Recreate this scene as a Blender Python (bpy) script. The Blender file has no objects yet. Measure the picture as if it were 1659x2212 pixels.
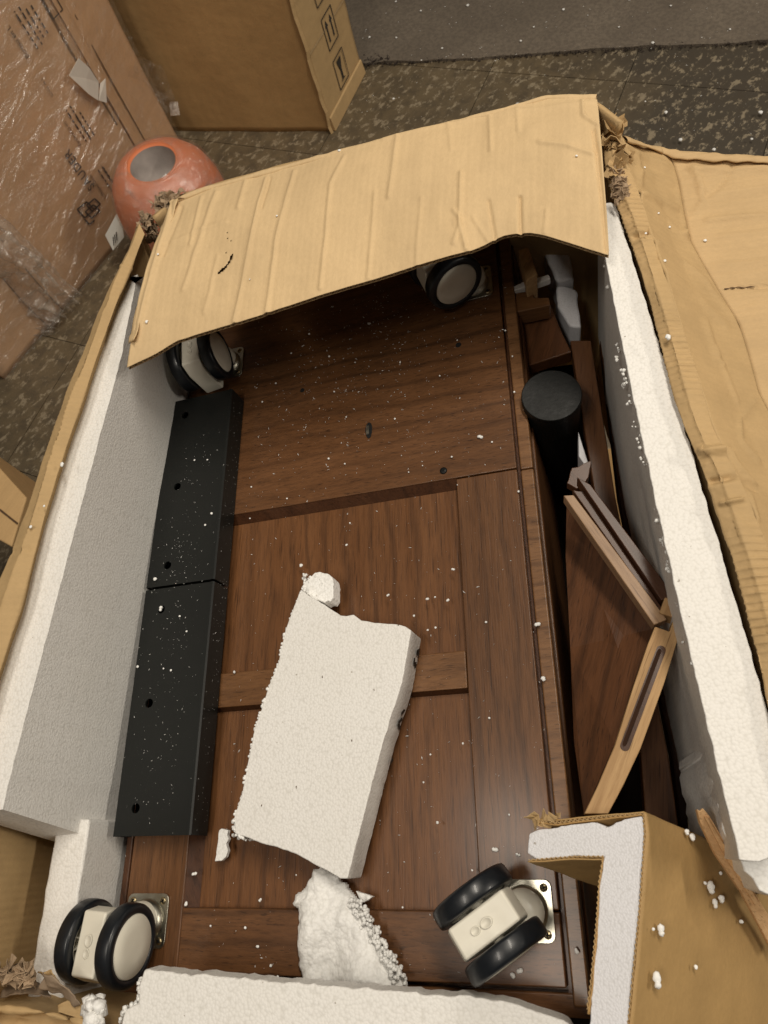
import bpy, bmesh, math, random
import numpy as np
from mathutils import Vector, Matrix, noise
random.seed(7); rng = np.random.RandomState(7)
SC = bpy.context.scene; COL = SC.collection

# ------------------------------------------------------------------ camera
# the measured photo grid: 1659 x 2212, focal 26 mm on a 36 mm long side
F, CX, CY, CH = 2212*26/36, 829.5, 1106.0, 1.25
def unit(v): v = np.array(v, float); return v/np.linalg.norm(v)
def frame(nd, vx):
    a, b = nd[0]-CX, nd[1]-CY; x = vx-CX
    Y = unit([x, -(F*F+a*x)/b, F]); Z = -unit([a, b, F]); return np.cross(Y, Z), Y, Z
WF = frame((1200, 1830), 790)      # room axes seen from the camera (x right, y away, z up)
CF = frame((1449, 1847), 796)      # the axes of the tilted cabinet
cam = bpy.data.cameras.new('camera'); co = bpy.data.objects.new('camera', cam); COL.objects.link(co)
cam.sensor_fit = 'VERTICAL'; cam.sensor_height = 36; cam.sensor_width = 27; cam.lens = 26
cam.clip_start = .02; cam.clip_end = 60
R = np.array(WF)                    # rows: world axes in camera (x right, y down, z forward)
B = np.stack([R[:, 0], -R[:, 1], -R[:, 2]], 1)
m = Matrix(B.tolist()).to_4x4(); m.translation = (0, 0, CH); co.matrix_world = m
SC.camera = co
cam.dof.use_dof = True; cam.dof.focus_distance = .72; cam.dof.aperture_fstop = 16

# ------------------------------------------------------------------ light
w = bpy.data.worlds.new('World'); SC.world = w; w.use_nodes = True
bg = w.node_tree.nodes['Background']; bg.inputs[0].default_value = (1, .90, .79, 1); bg.inputs[1].default_value = .065
def lamp(name, loc, size, power, col, rot=0):
    l = bpy.data.lights.new(name, 'AREA'); l.shape = 'RECTANGLE'; l.size, l.size_y = size
    l.energy = power; l.color = col; o = bpy.data.objects.new(name, l); COL.objects.link(o)
    o.location = loc; o.rotation_euler = (0, 0, rot); return o
lamp('ceiling_and_fill_lamp', (.45, .95, 2.75), (.24, 1.3), 39, (1, .91, .78), math.radians(20))
lamp('ceiling_and_fill_lamp', (2.9, .35, 2.25), (.24, 1.3), 66, (1, .91, .78), math.radians(20))  # fill lamp added low at the far right to brighten the left foam face
lamp('ceiling_and_fill_lamp', (-.62, -.25, 2.75), (.25, 1.0), 18, (1, .91, .79), math.radians(20))
SC.view_settings.view_transform = 'Standard'; SC.view_settings.look = 'None'
SC.view_settings.exposure = 0.0; SC.view_settings.gamma = 1

# ------------------------------------------------------------------ helpers
def P(x, y, z):
    d = np.array([x-CX, y-CY, F]); p = d*((CH-z)/(-(d@WF[2])))
    return np.array([p@WF[0], p@WF[1], p@WF[2]+CH])
CM = np.array([[c@q for q in WF] for c in CF])          # cabinet axes in the room
HP = .70
def C3(u, v, h): return np.array([u, v, h-HP])@CM+np.array([0, 0, CH])
def PC(x, y, h=0.):
    d = np.array([x-CX, y-CY, F]); p = d*((HP-h)/(-(d@CF[2])))
    return np.array([p@WF[0], p@WF[1], p@WF[2]+CH])
def CL(x, y, h=0.): return CM@(PC(x, y, h)-np.array([0, 0, CH]))
def px(p):
    p = np.asarray(p); q = p[..., 0:1]*WF[0]+p[..., 1:2]*WF[1]+(p[..., 2:3]-CH)*WF[2]
    return np.stack([CX+F*q[..., 0]/q[..., 2], CY+F*q[..., 1]/q[..., 2]], -1)

def tag(o, label=None, cat=None, group=None, kind=None):
    if label: o['label'] = label
    if cat: o['category'] = cat
    if group: o['group'] = group
    if kind: o['kind'] = kind
    return o
def thing(name, loc, label, cat, group=None):
    o = bpy.data.objects.new(name, None); COL.objects.link(o); o.location = Vector([float(c) for c in loc])
    o.empty_display_size = .05
    return tag(o, label, cat, group)
def origin(p):
    v = Vector((0, 0, 0))
    while p is not None: v += Vector(p.location); p = p.parent
    return v
class MB:
    def __init__(s): s.v = []; s.f = []
    def add(s, vs, fs):
        n = len(s.v); s.v += [tuple(float(c) for c in p) for p in vs]; s.f += [tuple(i+n for i in f) for f in fs]; return s
    def hexa(s, b, t):                # bottom and top outlines of equal length
        n = len(b); vs = list(b)+list(t)
        fs = [tuple(range(n-1, -1, -1)), tuple(range(n, 2*n))]+[(i, (i+1) % n, (i+1) % n+n, i+n) for i in range(n)]
        return s.add(vs, fs)
    def box(s, lo, hi, fn=lambda *a: np.array(a)):
        (a, b, c), (d, e, g) = lo, hi
        return s.hexa([fn(a, b, c), fn(d, b, c), fn(d, e, c), fn(a, e, c)], [fn(a, b, g), fn(d, b, g), fn(d, e, g), fn(a, e, g)])
    def lathe(s, prof, n=32, fn=lambda *a: np.array(a), a0=0, a1=2*math.pi):
        full = abs(a1-a0-2*math.pi) < 1e-6; k = n if full else n+1; vs = []
        for r, h in prof:
            for i in range(k):
                a = a0+(a1-a0)*i/n; vs.append(fn(r*math.cos(a), r*math.sin(a), h))
        fs = []
        for j in range(len(prof)-1):
            for i in range(n): i2 = (i+1) % k; fs.append((j*k+i, j*k+i2, (j+1)*k+i2, (j+1)*k+i))
        return s.add(vs, fs)
    def blob(s, c, r, sub=1, jit=.15, squash=(1, 1, 1)):
        bm = bmesh.new(); bmesh.ops.create_icosphere(bm, subdivisions=sub, radius=1)
        vs = [np.array(c)+np.array(v.co)*np.array(squash)*r*(1+random.uniform(-jit, jit)) for v in bm.verts]
        fs = [[v.index for v in f.verts] for f in bm.faces]; bm.free(); return s.add(vs, fs)
    def build(s, name, mat, parent=None, loc=None, smooth=False, bevel=0, seg=2, sub=0, solid=0, fix=True, off=-1):
        base = origin(parent) if parent is not None else Vector([float(c) for c in (loc if loc is not None else np.mean(s.v, 0))])
        own = Vector((0, 0, 0)) if parent is not None else base
        me = bpy.data.meshes.new(name); me.from_pydata([Vector(p)-base for p in s.v], [], s.f)
        if fix:
            bm = bmesh.new(); bm.from_mesh(me); bmesh.ops.recalc_face_normals(bm, faces=bm.faces); bm.to_mesh(me); bm.free()
        me.materials.append(mat); o = bpy.data.objects.new(name, me); COL.objects.link(o)
        if parent is not None: o.parent = parent
        else: o.location = own
        if smooth:
            me.polygons.foreach_set('use_smooth', [True]*len(me.polygons))
        if solid:
            mo = o.modifiers.new('s', 'SOLIDIFY'); mo.thickness = solid; mo.offset = off
        if bevel:
            mo = o.modifiers.new('b', 'BEVEL'); mo.width = bevel; mo.segments = seg; mo.limit_method = 'ANGLE'; mo.angle_limit = math.radians(35)
            if not smooth: me.polygons.foreach_set('use_smooth', [True]*len(me.polygons)); mo.harden_normals = True
        if sub:
            mo = o.modifiers.new('u', 'SUBSURF'); mo.levels = mo.render_levels = sub
        return o
def resample(pl, n):
    pl = np.array(pl, float); d = np.r_[0, np.cumsum(np.linalg.norm(np.diff(pl, axis=0), axis=1))]
    t = np.linspace(0, d[-1], n); return np.stack([np.interp(t, d, pl[:, k]) for k in range(3)], 1)
def nz(p, s, seed=0): return noise.noise(Vector((p[0]*s+seed*7.1, p[1]*s-seed*3.3, p[2]*s+seed)))
def grid(rows, nu, nv, smooth_rows=True):
    R_ = np.stack([resample(r, nu) for r in rows])            # k,nu,3
    k = len(rows); t = np.linspace(0, k-1, nv); out = np.empty((nv, nu, 3))
    for j, tt in enumerate(t):
        i = min(int(tt), k-2); f = tt-i
        if smooth_rows and k > 2:
            p0, p1, p2, p3 = R_[max(i-1, 0)], R_[i], R_[i+1], R_[min(i+2, k-1)]
            out[j] = .5*(2*p1+(p2-p0)*f+(2*p0-5*p1+4*p2-p3)*f*f+(3*p1-p0-3*p2+p3)*f**3)
        else: out[j] = R_[i]*(1-f)+R_[i+1]*f
    return out
def gnormals(G):
    du = np.gradient(G, axis=1); dv = np.gradient(G, axis=0); n = np.cross(du, dv); n /= np.linalg.norm(n, axis=2, keepdims=True)+1e-12
    return n
def up(n):  # flip so that most point up
    return n if n[..., 2].mean() > 0 else -n
def gnoise(G, s, seed, oct_=3):
    out = np.zeros(G.shape[:2])
    for j in range(G.shape[0]):
        for i in range(G.shape[1]):
            p = G[j, i]; a = 0; amp = 1; f = s
            for o in range(oct_): a += amp*noise.noise(Vector((p[0]*f+seed, p[1]*f+seed*2.3, p[2]*f))); amp *= .5; f *= 2
            out[j, i] = a
    return out
def creases(G, lines):
    """lines: (polyline in photo grid, width, height)"""
    Q = px(G); H = np.zeros(G.shape[:2])
    for pl, wd, am in lines:
        pl = np.array(pl, float); best = np.full(H.shape, 1e9)
        for a, b in zip(pl[:-1], pl[1:]):
            ab = b-a; t = np.clip(((Q-a)@ab)/(ab@ab), 0, 1); d = np.linalg.norm(Q-(a+t[..., None]*ab), axis=-1); best = np.minimum(best, d)
        H += 1.15*am*np.exp(-(best/(wd*1.25))**2)
    return H
def gmesh(G, skip=None):
    nv, nu = G.shape[:2]; mb = MB(); fs = []
    for j in range(nv-1):
        for i in range(nu-1):
            if skip is not None and skip[j, i]: continue
            fs.append((j*nu+i, j*nu+i+1, (j+1)*nu+i+1, (j+1)*nu+i))
    mb.add(G.reshape(-1, 3), fs); return mb
def PX(pts, z): return [P(x, y, z) for x, y in pts]
def rough_outline(pl, step, amp, seed=1, closed=True):
    out = []; n = len(pl)
    for i in range(n if closed else n-1):
        a, b = np.array(pl[i], float), np.array(pl[(i+1) % n], float); L = np.linalg.norm(b-a); k = max(1, int(L/step))
        for j in range(k):
            p = a+(b-a)*j/k; a_ = amp*(1 if j else .3)
            p = p+np.array([nz(p, 90, seed), nz(p, 90, seed+5), 0])*a_+np.array([nz(p, 400, seed), nz(p, 400, seed+3), 0])*a_*.6
            out.append(p)
    return out

# ------------------------------------------------------------------ materials
def mat(name):
    mt = bpy.data.materials.new(name); mt.use_nodes = True; nt = mt.node_tree
    return mt, nt, nt.nodes['Principled BSDF']
def N(nt, typ, ins=None, **props):
    n = nt.nodes.new('ShaderNode'+typ)
    for k, v in props.items(): setattr(n, k, v)
    for k, v in (ins or {}).items():
        if isinstance(v, bpy.types.NodeSocket): nt.links.new(v, n.inputs[k])
        else: n.inputs[k].default_value = v
    return n
def ramp(nt, fac, stops):
    r = N(nt, 'ValToRGB', {'Fac': fac}); cr = r.color_ramp
    while len(cr.elements) < len(stops): cr.elements.new(.5)
    for e, (p, c) in zip(cr.elements, stops): e.position = p; e.color = (*c, 1) if len(c) == 3 else c
    return r.outputs[0]
def mix(nt, f, a, b, blend='MIX'):
    n = N(nt, 'Mix', data_type='RGBA', blend_type=blend)
    for k, v in ((0, f), (6, a), (7, b)):
        if isinstance(v, bpy.types.NodeSocket): nt.links.new(v, n.inputs[k])
        else: n.inputs[k].default_value = v if k == 0 else (*v, 1)
    return n.outputs[2]
def mapped(nt, scale=(1, 1, 1), rot=0., loc=(0, 0, 0)):
    src = N(nt, 'TexCoord').outputs['Object']
    if rot: src = N(nt, 'Mapping', {'Vector': src, 'Rotation': (0, 0, rot)}).outputs[0]
    return N(nt, 'Mapping', {'Vector': src, 'Scale': scale, 'Location': loc}).outputs[0]
def nzt(nt, vec, scale, detail=4, rough=.55, dist=0.):
    return N(nt, 'TexNoise', {'Vector': vec, 'Scale': scale, 'Detail': detail, 'Roughness': rough, 'Distortion': dist}).outputs[0]
def bump(nt, h, strength, dist, normal=None):
    d = {'Height': h, 'Strength': strength, 'Distance': dist}
    if normal is not None: d['Normal'] = normal
    return N(nt, 'Bump', d).outputs[0]
def L(nt, a, b): nt.links.new(a, b)

def foam_mat(name, base=(.79, .775, .745), cell=400, depth=.0008, stripes=0.):
    mt, nt, bs = mat(name); v = mapped(nt)
    wob = N(nt, 'VectorMath', {0: v, 1: N(nt, 'VectorMath', {0: N(nt, 'TexNoise', {'Vector': v, 'Scale': 60.}).outputs[1], 1: (.004, .004, .004)}, operation='MULTIPLY').outputs[0]}, operation='ADD').outputs[0]
    vo = N(nt, 'TexVoronoi', {'Vector': wob, 'Scale': float(cell), 'Randomness': .9}, feature='F1')
    big = nzt(nt, v, 14, 3); sp = nzt(nt, v, 170, 2)
    h = N(nt, 'Math', {0: vo.outputs['Distance'], 1: -1.}, operation='MULTIPLY').outputs[0]
    cellc = ramp(nt, vo.outputs['Distance'], [(.45, (1, 1, 1)), (.9, (.86, .855, .84))])
    c = mix(nt, 1., base, cellc, 'MULTIPLY')
    c = mix(nt, ramp(nt, big, [(.35, (0, 0, 0)), (.75, (.22,)*3)]), c, (base[0]*.86, base[1]*.85, base[2]*.80))
    c = mix(nt, ramp(nt, sp, [(.755, (0, 0, 0)), (.775, (.75,)*3)]), c, (.28, .24, .19))
    L(nt, c, bs.inputs['Base Color']); bs.inputs['Roughness'].default_value = .55; bs.inputs['Specular IOR Level'].default_value = .35
    n1 = bump(nt, big, .25, .0025)
    if stripes:
        vs = mapped(nt, (1, .08, 1)); n1 = bump(nt, nzt(nt, vs, 120, 3), .25, stripes, n1)
    L(nt, bump(nt, h, .42, depth, n1), bs.inputs['Normal']); return mt
def card_mat(name, base, flute=0., rot=0., stain=.25, gloss=.0):
    mt, nt, bs = mat(name); v = mapped(nt, rot=rot); vf = mapped(nt, (1, .45, 1), rot)
    big = nzt(nt, v, 7, 4); fib = nzt(nt, vf, 480, 4, .7); mid = nzt(nt, v, 45, 3)
    d = tuple(x*.72 for x in base); lt = tuple(min(1, x*1.13) for x in base)
    c = mix(nt, ramp(nt, big, [(.3, (0, 0, 0)), (.72, (1, 1, 1))]), base, lt)
    c = mix(nt, ramp(nt, mid, [(.5, (0, 0, 0)), (.8, (stain,)*3)]), c, d)
    c = mix(nt, ramp(nt, fib, [(.35, (.22,)*3), (.62, (0, 0, 0))]), c, d)
    bnd = nzt(nt, mapped(nt, (1, .05, 1), rot), 42, 3, .5); c = mix(nt, ramp(nt, bnd, [(.38, (.22,)*3), (.60, (0, 0, 0))]), c, d)
    wv = N(nt, 'TexWave', {'Vector': mapped(nt, rot=rot), 'Scale': 45., 'Distortion': .6, 'Detail': 1.}, wave_type='BANDS', bands_direction='X').outputs[1]
    if flute: c = mix(nt, ramp(nt, wv, [(0, (flute*.5,)*3), (.6, (0, 0, 0))]), c, d)
    L(nt, c, bs.inputs['Base Color']); bs.inputs['Roughness'].default_value = .72-gloss; bs.inputs['Specular IOR Level'].default_value = .3
    n1 = bump(nt, fib, .25, .0006); n1 = bump(nt, nzt(nt, v, 25, 4), .35, .004, n1)
    if flute: n1 = bump(nt, wv, flute, .0012, n1)
    L(nt, n1, bs.inputs['Normal']); return mt
def wood_mat(name, rot=0., dark=(.022, .009, .004), mid=(.112, .047, .017), light=(.180, .080, .031), rough=.45, coat=.28, seed=0., arch=1.):
    if mid[0] < .2: dark, mid, light = [tuple(x*.9 for x in t) for t in (dark, mid, light)]
    mt, nt, bs = mat(name)
    v = mapped(nt, (1, .09, 1), rot, (seed, seed*.7, seed)); vv = mapped(nt, (1, .035, 1), rot, (seed, seed, 0))
    vc = mapped(nt, (1, .30, 1), rot, (seed*1.3, seed, 0))
    wv = N(nt, 'TexWave', {'Vector': vc, 'Scale': 13., 'Distortion': 8.*arch, 'Detail': 3., 'Detail Scale': .9, 'Detail Roughness': .55}, wave_type='BANDS', bands_direction='X').outputs[1]
    tone = nzt(nt, v, 52, 5, .6, .15); fine = nzt(nt, v, 340, 5, .7); pore = nzt(nt, vv, 700, 2, .5)
    a = mix(nt, ramp(nt, tone, [(.22, (0, 0, 0)), (.78, (1, 1, 1))]), mid, light)
    wm = N(nt, 'Math', {0: ramp(nt, wv, [(.0, (.52,)*3), (.10, (.24,)*3), (.30, (0, 0, 0))]), 1: ramp(nt, nzt(nt, v, 11, 3), [(.35, (.2,)*3), (.65, (1, 1, 1))])}, operation='MULTIPLY').outputs[0]
    a = mix(nt, wm, a, dark)
    a = mix(nt, ramp(nt, fine, [(.32, (.38,)*3), (.56, (0, 0, 0))]), a, dark)
    a = mix(nt, ramp(nt, pore, [(.28, (.6,)*3), (.40, (0, 0, 0))]), a, tuple(x*.5 for x in dark))
    L(nt, a, bs.inputs['Base Color'])
    L(nt, ramp(nt, tone, [(0, (rough-.08,)*3), (1, (rough+.1,)*3)]), bs.inputs['Roughness'])
    bs.inputs['Coat Weight'].default_value = coat; bs.inputs['Coat Roughness'].default_value = .2; bs.inputs['Specular IOR Level'].default_value = .25
    L(nt, bump(nt, pore, .5, .0004, bump(nt, fine, .35, .0005)), bs.inputs['Normal']); return mt
def plain(name, col, rough=.5, metal=0., spec=.5, var=.12, bsc=0., bd=.0005, coat=0.):
    mt, nt, bs = mat(name); v = mapped(nt); n = nzt(nt, v, 30, 4)
    L(nt, mix(nt, ramp(nt, n, [(.35, (0, 0, 0)), (.75, (1, 1, 1))]), col, tuple(c*(1-var) for c in col)), bs.inputs['Base Color'])
    n2 = nzt(nt, v, 90, 3)
    L(nt, ramp(nt, n2, [(.3, (max(rough-.07, .03),)*3), (.8, (min(rough+.1, 1),)*3)]), bs.inputs['Roughness'])
    bs.inputs['Metallic'].default_value = metal; bs.inputs['Specular IOR Level'].default_value = spec; bs.inputs['Coat Weight'].default_value = coat
    if bsc: L(nt, bump(nt, nzt(nt, v, bsc, 3), .4, bd), bs.inputs['Normal'])
    return mt
def dusty_black(name):
    mt, nt, bs = mat(name); v = mapped(nt)
    vo = N(nt, 'TexVoronoi', {'Vector': v, 'Scale': 330., 'Randomness': 1.}, feature='F1').outputs['Distance']
    msk = N(nt, 'Math', {0: ramp(nt, vo, [(.02, (.7, .7, .7)), (.075, (0, 0, 0))]), 1: ramp(nt, nzt(nt, v, 24, 4), [(.42, (0, 0, 0)), (.66, (1, 1, 1))])}, operation='MULTIPLY').outputs[0]
    c = mix(nt, nzt(nt, v, 9, 3), (.0055, .0065, .006), (.010, .011, .010)); c = mix(nt, msk, c, (.45, .44, .40))
    L(nt, c, bs.inputs['Base Color']); bs.inputs['Roughness'].default_value = .42; bs.inputs['Specular IOR Level'].default_value = .32
    L(nt, bump(nt, nzt(nt, v, 900, 2), .15, .0003), bs.inputs['Normal']); return mt
def film_mat(name, tint=(.9, .85, .8), gl=.16, hz=.10, stretch=(1, 1, 1), rot=0.):
    mt, nt, bs = mat(name); nt.nodes.remove(bs); out = nt.nodes['Material Output']; v = mapped(nt, stretch, rot)
    n = nzt(nt, v, 30, 6, .65, .6); bn = bump(nt, n, 1., .012)
    bn = bump(nt, nzt(nt, v, 120, 3), .5, .003, bn)
    t = N(nt, 'BsdfTransparent', {'Color': (1, 1, 1, 1)}); g = N(nt, 'BsdfGlossy', {'Color': (1, 1, 1, 1), 'Roughness': .16, 'Normal': bn})
    d = N(nt, 'BsdfDiffuse', {'Color': (*tint, 1), 'Normal': bn})
    hzf = ramp(nt, n, [(.45, (hz*.25,)*3), (.62, (hz,)*3), (.7, (hz*2.2,)*3), (.78, (hz*.4,)*3)])
    m1 = N(nt, 'MixShader', {0: hzf, 1: t.outputs[0], 2: d.outputs[0]}); m2 = N(nt, 'MixShader', {0: gl, 1: m1.outputs[0], 2: g.outputs[0]})
    L(nt, m2.outputs[0], out.inputs['Surface']); return mt

KR = (.47, .285, .125)
M = dict(
    foam=foam_mat('bead_foam'), foam_side=foam_mat('moulded_foam', stripes=.0012),
    foam_torn=foam_mat('torn_foam', (.87, .865, .845), 330, .0012), bead=plain('foam_bead', (.85, .845, .82), .6, bsc=400, bd=.001, var=.1),
    pe=foam_mat('polyethylene_foam', (.70, .70, .73), 620, .0006),
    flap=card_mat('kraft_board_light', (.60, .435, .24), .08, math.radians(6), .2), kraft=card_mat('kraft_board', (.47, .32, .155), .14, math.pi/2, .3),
    side=card_mat('kraft_side_flap', (.52, .36, .185), .14, math.pi/2, .25), brown=card_mat('kraft_smooth', (.40, .255, .105), .0, .4, .2, .2),
    inner=card_mat('kraft_inner', (.40, .24, .09), .0, .4, .2, .15), edge=card_mat('corrugated_edge', (.36, .24, .12), 0, 0, .4),
    pulp=plain('torn_paper_pulp', (.42, .30, .19), .9, var=.45, bsc=250, bd=.003),
    farbox=card_mat('carton_brown', (.50, .31, .135), .10, math.pi/2, .3), farside=card_mat('carton_tan', (.46, .31, .15), .05, 0, .35),
    wrapbox=card_mat('carton_reddish', (.58, .36, .205), .06, .3, .35), tape=plain('clear_brown_tape', (.50, .36, .2), .25),
    ink=plain('black_ink', (.035, .028, .022), .7), crack=plain('dark_crack', (.10, .055, .025), .9),
    wu=wood_mat('walnut_across', math.pi/2, seed=3.1, arch=.7), wv=wood_mat('walnut_along', 0, seed=1.7),
    wp=wood_mat('walnut_panel', 0, (.03, .012, .005), (.135, .054, .018), (.205, .088, .032), seed=5.2),
    ws=wood_mat('walnut_moulding', math.pi/2, (.05, .02, .008), (.16, .075, .03), (.26, .13, .055), seed=8.4),
    wx=wood_mat('walnut_cross', math.pi/2, (.04, .016, .006), (.15, .066, .024), (.24, .115, .045), seed=2.2),
    raw=wood_mat('raw_pine', math.radians(28), (.22, .11, .04), (.42, .25, .11), (.55, .36, .18), .6, 0, 4.4, .5),
    rawr=wood_mat('rail_edge_wood', math.radians(154), (.10, .05, .025), (.30, .18, .10), (.40, .26, .15), .6, .1, 4.1, .5),
    dkw=wood_mat('dark_drawer_wood', math.radians(154), (.018, .007, .003), (.060, .022, .009), (.10, .040, .016), .5, .15, 6.0),
    thin=wood_mat('thin_panel_wood', math.radians(20), (.025, .010, .004), (.085, .032, .012), (.13, .052, .02), .45, .2, 9.0, .6),
    plank=wood_mat('plank_wood', math.radians(8), (.03, .011, .005), (.12, .050, .020), (.18, .080, .034), .5, .1, 7.7, .4),
    split=wood_mat('splintered_wood', math.radians(156), (.34, .17, .07), (.66, .40, .19), (.78, .52, .28), .7, 0, 2.9, .3),
    black=dusty_black('black_powder_coat'), blackp=plain('black_plastic', (.006, .0065, .006), .5, spec=.25, bsc=160, bd=.0006),
    rubber=plain('black_tyre', (.008, .010, .013), .36, spec=.4, bsc=60, bd=.0005, coat=.08), cream=plain('cream_plastic', (.74, .705, .60), .42, bsc=40, bd=.0006, var=.1),
    zinc=plain('zinc_plate', (.52, .50, .42), .34, 1., var=.25, bsc=30, bd=.0006), brass=plain('brass_screw', (.42, .34, .20), .35, 1.),
    orange=None, white=plain('white_paper', (.72, .66, .58), .6), tagm=plain('grey_tag', (.58, .57, .52), .5), purple=plain('purple_print', (.06, .03, .30), .5),
    void=plain('hollow_black', (.003, .003, .003), .9),
)
# ------------------------------------------------------------------ floor
def floor_mat(name):
    mt, nt, bs = mat(name); pos = N(nt, 'NewGeometry').outputs['Position']
    rt_ = N(nt, 'Mapping', {'Vector': pos, 'Rotation': (0, 0, .7)}).outputs[0]; vr = N(nt, 'Mapping', {'Vector': rt_, 'Scale': (1, .55, 1)}).outputs[0]
    big = nzt(nt, pos, 3.0, 4); a = nzt(nt, vr, 62, 7, .72, .25); b = nzt(nt, pos, 26, 5, .65, .3); c3 = nzt(nt, pos, 150, 3)
    sx = N(nt, 'SeparateXYZ', {0: pos}).outputs[0]
    dm = N(nt, 'Math', {0: sx, 1: N(nt, 'Math', {0: big, 1: .9}, operation='MULTIPLY').outputs[0]}, operation='ADD').outputs[0]
    c = mix(nt, ramp(nt, big, [(.3, (0, 0, 0)), (.7, (1, 1, 1))]), (.150, .112, .064), (.10, .073, .040))
    c = mix(nt, ramp(nt, dm, [(.62, (0, 0, 0)), (.86, (.85,)*3)]), c, (.050, .042, .032))
    c = mix(nt, ramp(nt, b, [(.44, (0, 0, 0)), (.64, (.6,)*3)]), c, (.06, .046, .03))
    c = mix(nt, ramp(nt, a, [(.54, (0, 0, 0)), (.585, (.75,)*3)]), c, (.30, .245, .165))
    c = mix(nt, ramp(nt, c3, [(.5, (0, 0, 0)), (.75, (.25,)*3)]), c, (.05, .04, .027))
    L(nt, c, bs.inputs['Base Color']); bs.inputs['Roughness'].default_value = .55
    L(nt, bump(nt, a, .4, .002, bump(nt, c3, .3, .001)), bs.inputs['Normal']); return mt
fm = [floor_mat('worn_tile')]*3
mb = MB().box((-6, -5, -.03), (6, 6, -.004)); fl = mb.build('floor', plain('floor_joint_dirt', (.022, .016, .01), .8), loc=(0, 0, 0)); tag(fl, kind='structure')
TA = math.radians(67); TD = np.array([math.cos(TA), math.sin(TA)]); TN = np.array([-math.sin(TA), math.cos(TA)]); TS = .335
tiles = {}
for i in range(-5, 8):
    for j in range(-3, 9):
        c2 = TN*(.33+TS*(i+.5)-TS)+TD*(TS*(j+.35))
        dark = (c2[0] > .28 and c2[1] > .6); k = 2 if dark else random.choice((0, 1))
        if not (-2.2 < c2[0] < 1.9 and -.6 < c2[1] < 3.2): continue
        key = k
        if key not in tiles:
            t = MB().box((-TS/2+.0009, -TS/2+.0009, -.004), (TS/2-.0009, TS/2-.0009, 0)); ob = t.build('tile', fm[k], parent=fl); tiles[key] = ob.data
            ob.modifiers.clear()
        else: ob = bpy.data.objects.new('tile', tiles[key]); COL.objects.link(ob); ob.parent = fl
        ob.location = (c2[0], c2[1], random.uniform(-.0003, .0001)); ob.rotation_euler = (0, 0, TA+random.choice((0, 1, 2, 3))*math.pi/2)
# grey felt carpet beyond
mt, nt, bs = mat('felt_carpet'); v = mapped(nt)
c = mix(nt, ramp(nt, nzt(nt, v, 5, 4), [(.35, (0, 0, 0)), (.7, (1, 1, 1))]), (.135, .108, .080), (.185, .150, .112))
c = mix(nt, ramp(nt, nzt(nt, v, 110, 4, .7), [(.4, (.6,)*3), (.6, (0, 0, 0))]), c, (.09, .072, .056))
L(nt, c, bs.inputs['Base Color']); bs.inputs['Roughness'].default_value = .95; L(nt, bump(nt, nzt(nt, v, 300, 3), .6, .003), bs.inputs['Normal'])
a, b = P(775, 142, 0), P(1659, 92, 0); dr = unit(b-a); nn_ = np.array([-dr[1], dr[0], 0])
front = []
for i in range(121):
    t = -1.6+i*.03; q = a+dr*t+nn_*(nz(a+dr*t, 18, 3)*.006+nz(a+dr*t, 3, 5)*.012); q[2] = 0; front.append(q)
mb = MB(); nF = len(front); far = [q+nn_*2.6 for q in front]; zz = np.array([0, 0, .007])
mb.add([*front, *[q+zz for q in front], *[q+zz for q in far]], [(i, i+1, nF+i+1, nF+i) for i in range(nF-1)]+[(nF+i, nF+i+1, 2*nF+i+1, 2*nF+i) for i in range(nF-1)])
tag(mb.build('carpet', mt, loc=(0, 1.9, 0)), kind='structure')
# lint along the carpet edge
mb = MB()
for i in range(900):
    t = random.uniform(0, 1.6); q = a+dr*t+nn_*random.gauss(-.002, .004)
    if i < 120: q = P(random.gauss(812, 16), random.gauss(133, 6), .002)
    ang = random.uniform(0, 6.3); l = random.uniform(.002, .006); d = np.array([math.cos(ang)*l, math.sin(ang)*l, 0]); e = np.array([-d[1], d[0], 0])*.3
    z0 = random.uniform(.001, .007); mb.add([q-d+[0, 0, z0], q+e+[0, 0, z0+.002], q+d+[0, 0, z0], q-e+[0, 0, z0]], [(0, 1, 2, 3)])
tag(mb.build('lint', plain('dark_lint', (.03, .02, .015), .95), fix=False), 'dark frayed lint along the edge of the grey felt carpet', 'lint', kind='stuff')

# ------------------------------------------------------------------ far carton with handling symbols
p0, p1, p2 = P(717, 283, 0), P(355, 281, 0), P(782, 157, 0); p3 = p1+(p2-p0); Hb = .75
root = thing('carton', p0, 'large plain brown carton standing on the floor with handling symbols on its narrow side', 'carton')
def quadpatch(o, a, b, t, off, rect):    # rect in 0..1 coords of the face (o, a along, b up)
    n = unit(np.cross(b-o, a-o)); n = n if n[1] < 0 or n[2] > 0 else n
    return n
upv = np.array([-.004, .02, Hb])
def wall(o, a, name, mt, parent, thick=.006, nu=24, nv=30, amp=.003, seed=0, hb=upv):
    G = grid([[o, a], [o+hb*.5, a+hb*.5], [o+hb, a+hb]], nu, nv); n = gnormals(G); n = n if n[..., 1].mean()*1+0 < 0 else -n
    h = gnoise(G, 6, seed)*amp; G = G+n*h[..., None]; return gmesh(G).build(name, mt, parent, smooth=True, solid=thick, off=0)
def botbulge(G): return G
wall(p1, p0, 'front_wall', M['farbox'], root, seed=2); wall(p0, p2, 'side_wall', M['farside'], root, seed=4)
wall(p2, p3, 'back_wall', M['farbox'], root, seed=6); wall(p3, p1, 'left_wall', M['farbox'], root, seed=8)
MB().add([p0+upv, p1+upv, p3+upv, p2+upv], [(0, 1, 2, 3)]).build('lid', M['farbox'], root)
sn = unit(np.cross(p2-p0, upv)); sn = sn if sn[0] > 0 else -sn; sd = unit(p2-p0); uz = unit(upv)
def onside(s, h, lift=.0045): return p0+(p2-p0)*s+uz*h+sn*lift
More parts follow.
